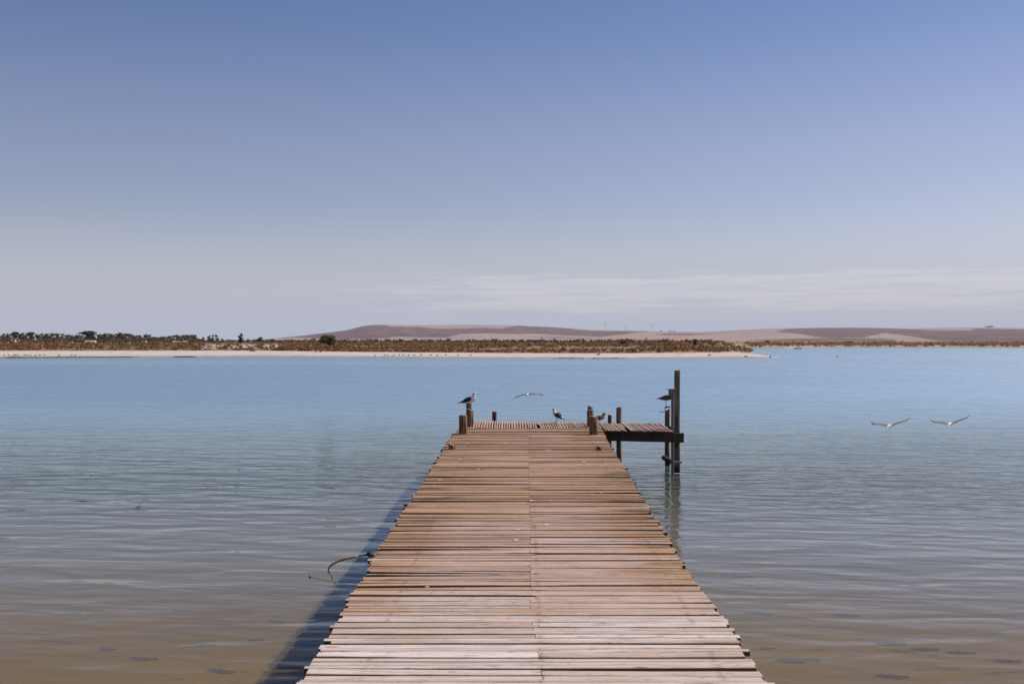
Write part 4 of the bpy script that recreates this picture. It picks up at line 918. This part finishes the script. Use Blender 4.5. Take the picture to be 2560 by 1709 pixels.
tree(1936, 14, 855.5, 'round', 'low dark tree against the grey-roofed house', D=560, base=861.5, mat=L_dark)
tree(2039, 16, 857.5, 'round', 'dark trees left of the lilac-roofed house', D=600, base=862, mat=L_dark)
tree(2073, 4, 857, 'round', 'tiny tree right of the lilac-roofed house', D=600, base=861, mat=L_dark)
tree(2100, 14, 856.5, 'round', 'dark green tree on the far bank, left of the larger one', D=600, base=861, mat=L_dark)
tree(2123, 18, 854, 'round', 'largest dark green tree on the far right bank', D=600, base=861, mat=L_dark)
tree(2473, 22, 815.3, 'flat', 'dark clump of trees on top of the right hill', D=6150, base=820, mat=L_dark)
for px, lb in ((1652, 'left one of three small trees on the middle ridge'), (1675, 'middle one of three small trees on the middle ridge'), (1685, 'right one of three small trees on the middle ridge')):
    tree(px, 5, 825.8, 'round', lb, D=6150, base=829.5, mat=L_dark, group='small trees on the middle ridge')

# ------------------------------------------------------------------ huts, houses, caravans
W_wall = simple('white_wall', (0.62, 0.58, 0.54), (0.72, 0.68, 0.64), 0.5, 0.9, 0.1); W_roof = simple('pale_roof', (0.60, 0.55, 0.52), (0.72, 0.68, 0.66), 0.4, 0.7, 0.2)
G_roof = simple('grey_roof', (0.26, 0.25, 0.28), (0.36, 0.35, 0.39), 0.4, 0.7, 0.2); D_wall = simple('dark_wall', (0.05, 0.06, 0.055), (0.10, 0.10, 0.09), 0.5, 0.9, 0.1)
Gr_wall = simple('green_wall', (0.03, 0.09, 0.06), (0.05, 0.13, 0.09), 0.5, 0.8, 0.1); Pk = simple('pink_fence', (0.42, 0.20, 0.17), (0.5, 0.26, 0.22), 0.5, 0.9, 0.1); Gl = simple('dark_window', (0.02, 0.022, 0.025), (0.04, 0.04, 0.045), 1, 0.2, 0.5)
def house(px0, px1, yt, yb, D, wall, roof, label, cat='cabin', name='cabin', flat=False, group=None, rise=0.42):
    a_, b_ = Q(px0, yb, D), Q(px1, yb, D); wd = b_.x - a_.x; hh = (yb - yt) / F * D; dp = max(2.5, wd * .45); c = Vector(((a_.x + b_.x) / 2, D, a_.z))
    e = empty(name, c, label, cat, group); wh = hh * (1 - rise)
    m_ = MB(); m_.box(c + Vector((0, dp / 2, wh / 2 - .3)), (wd * .96, dp, wh + .6)); m_.build('wall', wall, e)
    m_ = MB(); ov = .0
    if flat: m_.box(c + Vector((0, dp / 2, wh + hh * rise / 2 + 0.003)), (wd, dp * 1.06, hh * rise))
    else:
        x0, x1, y0, y1, z0, z1 = -wd / 2, wd / 2, -.2, dp + .2, wh + .004, hh
        vs = [c + Vector(v) for v in ((x0, y0, z0), (x1, y0, z0), (x1, y1, z0), (x0, y1, z0), (x0 * .92, dp / 2, z1), (x1 * .92, dp / 2, z1))]
        m_.add(vs, [(0, 1, 5, 4), (1, 2, 5), (2, 3, 4, 5), (3, 0, 4), (0, 3, 2, 1)])
    m_.build('roof', roof, e)
    k = max(1, int(wd / 4))
    for i in range(k):
        m_ = MB(); m_.box(c + Vector((wd * ((i + .5) / k - .5) * .85, -.02, wh * .5)), (min(1.0, wd * .16), .06, wh * .42)); m_.build('window', Gl, e)
    return e
house(25, 37, 849, 853.5, 700, W_wall, W_roof, 'pale-roofed cabin among the leftmost trees'); house(42, 48, 850, 853, 700, W_wall, W_roof, 'tiny white shed under the leftmost umbrella pine', flat=True)
house(16, 27.5, 854, 861, 560, Gr_wall, Pk, 'green hut with a pink roof at the far left'); house(28, 32, 856.5, 861, 555, W_wall, W_wall, 'small white box hut beside the green hut', flat=True)
house(93, 105, 854.5, 858.5, 600, D_wall, W_roof, 'dark shed with a thin pale flat roof', flat=True); house(82, 87.5, 847.5, 850.5, 720, W_wall, W_roof, 'white roof gable peeping under the second umbrella pine')
house(99, 104, 846.5, 850.8, 720, W_wall, W_roof, 'lilac-white gable under the drooping tree'); house(172, 187, 855, 860, 600, D_wall, W_roof, 'dark shed right of the white water tank'); house(189, 199, 857, 860.5, 590, W_wall, W_wall, 'low white caravan right of the dark shed', 'caravan', 'caravan', flat=True)
house(211.5, 237, 851, 856.6, 640, W_wall, W_roof, 'long low cabin with a bright white roof below the biggest umbrella pine', rise=.6)
house(272, 319, 855.5, 861.3, 600, D_wall, G_roof, 'long dark cabin with a grey flat roof behind a pink fence', flat=True, rise=.2)
m_ = MB(); a_, b_ = Q(277, 862.5, 590), Q(305, 862.5, 590); m_.box(((a_.x + b_.x) / 2, 590, a_.z + .3), (b_.x - a_.x, .12, .75)); tag(m_.build('pink_fence', Pk, None, a_), 'low pinkish fence in front of the long dark cabin', 'fence')
house(328, 352, 856, 860.8, 590, Gr_wall, Gr_wall, 'long dark green shade shelter below the separate round tree', flat=True, rise=.3); house(353, 364.5, 852, 858.5, 640, W_wall, W_roof, 'white two-level cabin right of the green shelter', flat=True)
house(385, 391, 856.5, 860.5, 590, W_wall, W_roof, 'left one of the two small white caravans', 'caravan', 'caravan'); house(397, 403, 856, 860.5, 590, W_wall, W_roof, 'right one of the two small white caravans', 'caravan', 'caravan')
house(430, 450, 852.5, 858, 640, D_wall, W_roof, 'cabin with a wide white arched roof near the row end'); house(455, 466, 852, 857.5, 650, W_wall, W_roof, 'pale shed right of the arched roof')
house(433.5, 438, 857.6, 862, 560, W_wall, W_wall, 'small white block in front of the arched roof', flat=True); house(451, 455, 858, 862, 560, W_wall, W_wall, 'small white block in front of the pale shed', flat=True)
for px, hpx, lb in ((141.5, 5.5, 'white water tank standing on the scrub'), (31, 4, 'small white tank at the green hut')):
    c = Q(px, 863 if px > 100 else 862.5, 520); m_ = MB(); r_ = 2.2 / F * 520; m_.tube([c + Vector((0, 0, -.3)), c + Vector((0, 0, hpx / F * 520 * .8)), c + Vector((0, 0, hpx / F * 520))], [r_, r_, r_ * .3], 12); tag(m_.build('water_tank', W_wall, None, c), lb, 'tank')
house(1925.5, 1949, 857, 861.5, 560, D_wall, G_roof, 'low dark boathouse left of the grey-roofed house', 'house', 'house'); house(1950, 1960.5, 854.5, 861.5, 560, D_wall, G_roof, 'grey-roofed house near the mouth of the channel', 'house', 'house')
house(2047, 2061, 855.8, 861.5, 600, W_wall, G_roof, 'lilac-roofed house on the far bank', 'house', 'house'); house(2061.5, 2066, 855.8, 861.5, 600, D_wall, G_roof, 'dark annex at the right of the lilac-roofed house', 'house', 'house')
house(2009, 2013, 860, 862.8, 500, W_wall, W_wall, 'left one of two tiny white huts on the far bank', flat=True); house(2018, 2020.5, 859.3, 863, 500, W_wall, W_wall, 'right one of two tiny white huts on the far bank', flat=True)
for i, (px, lb) in enumerate(((1568, 'leftmost farm building on the tan slope'), (1576.5, 'second farm building on the tan slope'), (1585, 'brightest farm building, rightmost on the tan slope'))):
    house(px - 2.4, px + 2.2, 847.4, 849.8, 1590, W_wall, W_roof, lb, 'farm building', 'farm_building')
# moored boat, buoys, posts
m_ = MB(); a_, b_ = P(1984, 871.8, 0), P(2005, 871.8, 0); c = (a_ + b_) / 2; ln = (b_.x - a_.x)
m_.tube([c + Vector((-ln / 2, 0, .30)), c + Vector((-ln * .35, 0, .12)), c + Vector((ln * .3, 0, .10)), c + Vector((ln / 2, 0, .22))], [(.12, .05), (.75, .28), (.75, .28), (.5, .2)], 8, 0)
bt_ = m_.build('moored_boat', M_iron, None, c); tag(bt_, 'long dark low boat moored at the channel mouth', 'boat')
for px, py, lb in ((2020.5, 871.4, 'white buoy right of the dark boat'), (2296.5, 873.5, 'white marker float out in the channel'), (2114, 871, 'small white float near the far bank')):
    c = P(px, py, 0); m_ = MB(); s_ = 1.2 / F * c.y; m_.blob(c + Vector((0, 0, s_ * .5)), (s_, s_, s_ * .9), 8, 6, jit=.03); m_.tube([c, c + Vector((0, 0, s_ * 3))], s_ * .2, 6); tag(m_.build('buoy', M_white, None, c), lb, 'buoy')
c = land_at(1926, 893); c.z = 0.05; m_ = MB(); m_.blob(c + Vector((0, 0, .12)), (.16, .12, .13), 8, 6, jit=.2); tag(m_.build('dark_rock', M_iron, None, c), 'small black rock on the tip of the sand spit', 'rock')
for px, yt, yb, D, lb in ((1401, 848.5, 857, 650, 'utility pole left of the middle of the tan slope'), (1519, 850.5, 858, 650, 'utility pole before the speckled slope'), (1624.5, 851, 859, 600, 'utility pole right of the palm-like bush'),
                      (1733.5, 848.5, 862, 500, 'utility pole beside the tall thin tree'), (1841, 851.5, 860, 600, 'utility pole near the foothill'), (1154, 851, 857, 650, 'utility pole below the big hill')):
    c = Q(px, yb, D); t_ = Q(px, yt, D); m_ = MB(); m_.tube([c, t_], [.13, .09], 6); m_.box(t_ - Vector((0, 0, .35)), (1.5, .1, .1)); tag(m_.build('utility_pole', M_bark, None, c), lb, 'pole', 'utility poles across the flat land')
# wind turbines behind the ridge
def turbine(px, hub, base, ang, lb):
    D = 8800; c = Q(px, base, D); hb = Q(px, hub, D); e = empty('wind_turbine', c, lb, 'wind turbine', 'wind turbines behind the ridge')
    m_ = MB(); m_.tube([c, hb], [1.7, 0.9], 8); m_.build('tower', W_wall, e); m_ = MB(); m_.tube([hb + Vector((0, -5, 0)), hb + Vector((0, 5, 0))], [1.6, 2.0], 8); m_.build('nacelle', W_wall, e)
    for k in range(3):
        an = ang + k * 2 * math.pi / 3; d = Vector((math.cos(an), 0, math.sin(an))); m_ = MB()
        m_.tube([hb + Vector((0, -6, 0)), hb + Vector((0, -6, 0)) + d * 8, hb + Vector((0, -6, 0)) + d * 34], [(1.2, 1.0), (2.0, .8), (.5, .3)], 6, up=Vector((0, 1, 0))); m_.build('blade', W_wall, e)
turbine(1513, 809, 835, 1.3, 'leftmost and tallest wind turbine on the ridge'); turbine(1563, 820, 838, .6, 'middle wind turbine, lowest on the ridge'); turbine(1631, 812.5, 838, 2.2, 'rightmost wind turbine on the ridge')
# small birds on the beach and on the water
def small_gull(c, s, face, mats, label, group, afloat=False):
    m_ = MB(); rot = Matrix.Rotation(face, 3, 'Z'); z0 = 0.02 if afloat else 0.10
    m_.tube([(-.2, 0, z0 + .07), (-.12, 0, z0 + .06), (0, 0, z0 + .07), (.1, 0, z0 + .09), (.14, 0, z0 + .15)], [(.01, .01), (.04, .035), (.07, .065), (.055, .055), (.03, .03)], 8, 1)
    m_.tube([(.08, 0, z0 + .06), (.13, 0, z0 + .12), (.14, 0, z0 + .19), (.17, 0, z0 + .20), (.2, 0, z0 + .19)], [.05, .04, .035, .03, .006], 8, 0)
    m_.tube([(.19, 0, z0 + .195), (.235, 0, z0 + .185)], [.009, .003], 5, 3)
    if not afloat:
        for sg in (-1, 1): m_.tube([(0, .03 * sg, z0 + .04), (0.01, .03 * sg, 0)], .006, 5, 4)
    m_.v = [tuple(rot @ (Vector(v) * s)) for v in m_.v]; o_ = m_.build('small_gull', mats); o_.location = c
    return tag(o_, label, 'gull', group)
q = random.Random(9)
for px in (10, 22, 35, 39, 44.5, 62, 69, 76, 89, 100, 111, 147, 179, 188):
    c = land_at(px, 890.3 + q.uniform(-.8, 1.2)); small_gull(c, 1.25, q.choice((0.1, 3.0, 2.8, .4)), [M_white, M_dark, M_black, M_beak, M_leg], 'tiny dark-backed gull standing at the water edge of the left beach', 'gulls on the left beach')
for px in (938, 961, 970, 984, 997.5, 1008, 1021, 1035, 1053, 1076.5, 1093, 1115, 1146, 1176):
    c = land_at(px, 890.2 + q.uniform(-.6, .8)); small_gull(c, 1.2, q.choice((0.1, 3.0, 2.8, .4)), [M_greyf, M_dark, M_black, M_beak, M_leg], 'tiny dark gull standing at the water edge of the middle beach', 'gulls on the middle beach')
for px, py, lb in ((665.5, 897.3, 'white gull swimming off the beach, left one of two'), (785, 896.2, 'white gull swimming off the beach, right one of two'), (938, 894.4, 'white gull at the water line left of the middle beach gulls'), (2092.5, 893.5, 'small gull swimming right of the sand spit')):
    small_gull(P(px, py, 0), 1.3, 0.3, [M_white, M_white if px < 2000 else M_dark, M_black, M_beak, M_leg], lb, 'gulls swimming off the beach', True)
# dark seaweed wrack at the water line
m_ = MB()
for k in range(420):
    px = q.choice((q.uniform(18, 340), q.uniform(-300, 340), q.uniform(445, 478), q.uniform(1390, 1560) if q.random() < .4 else q.uniform(20, 200))); D = shore_D(px) + q.uniform(-.1, 0.9); c = Vector(((px - CX) / F * D, D, .06))
    m_.leaves(c, (1.2, .35, .08), 7, .16, seed=q.random(), flat=.3)
tag(m_.build('seaweed_wrack', L_dark), 'dark line of washed-up seaweed along the left water edge', None, None, 'stuff')

# ------------------------------------------------------------------ air
m, t, o = new_mat('haze'); pv = N('ShaderNodeVolumePrincipled', t); pv.inputs['Color'].default_value = (0.90, 0.88, 1.0, 1); pv.inputs['Density'].default_value = 4.2e-5
pv.inputs['Anisotropy'].default_value = 0.0; L(pv.outputs[0], o.inputs['Volume'], t)
hz = MB(); hz.box((0, 4350, 150), (13000, 9300, 306)); tag(hz.build('haze', m), 'thin pale air haze', None, None, 'stuff')
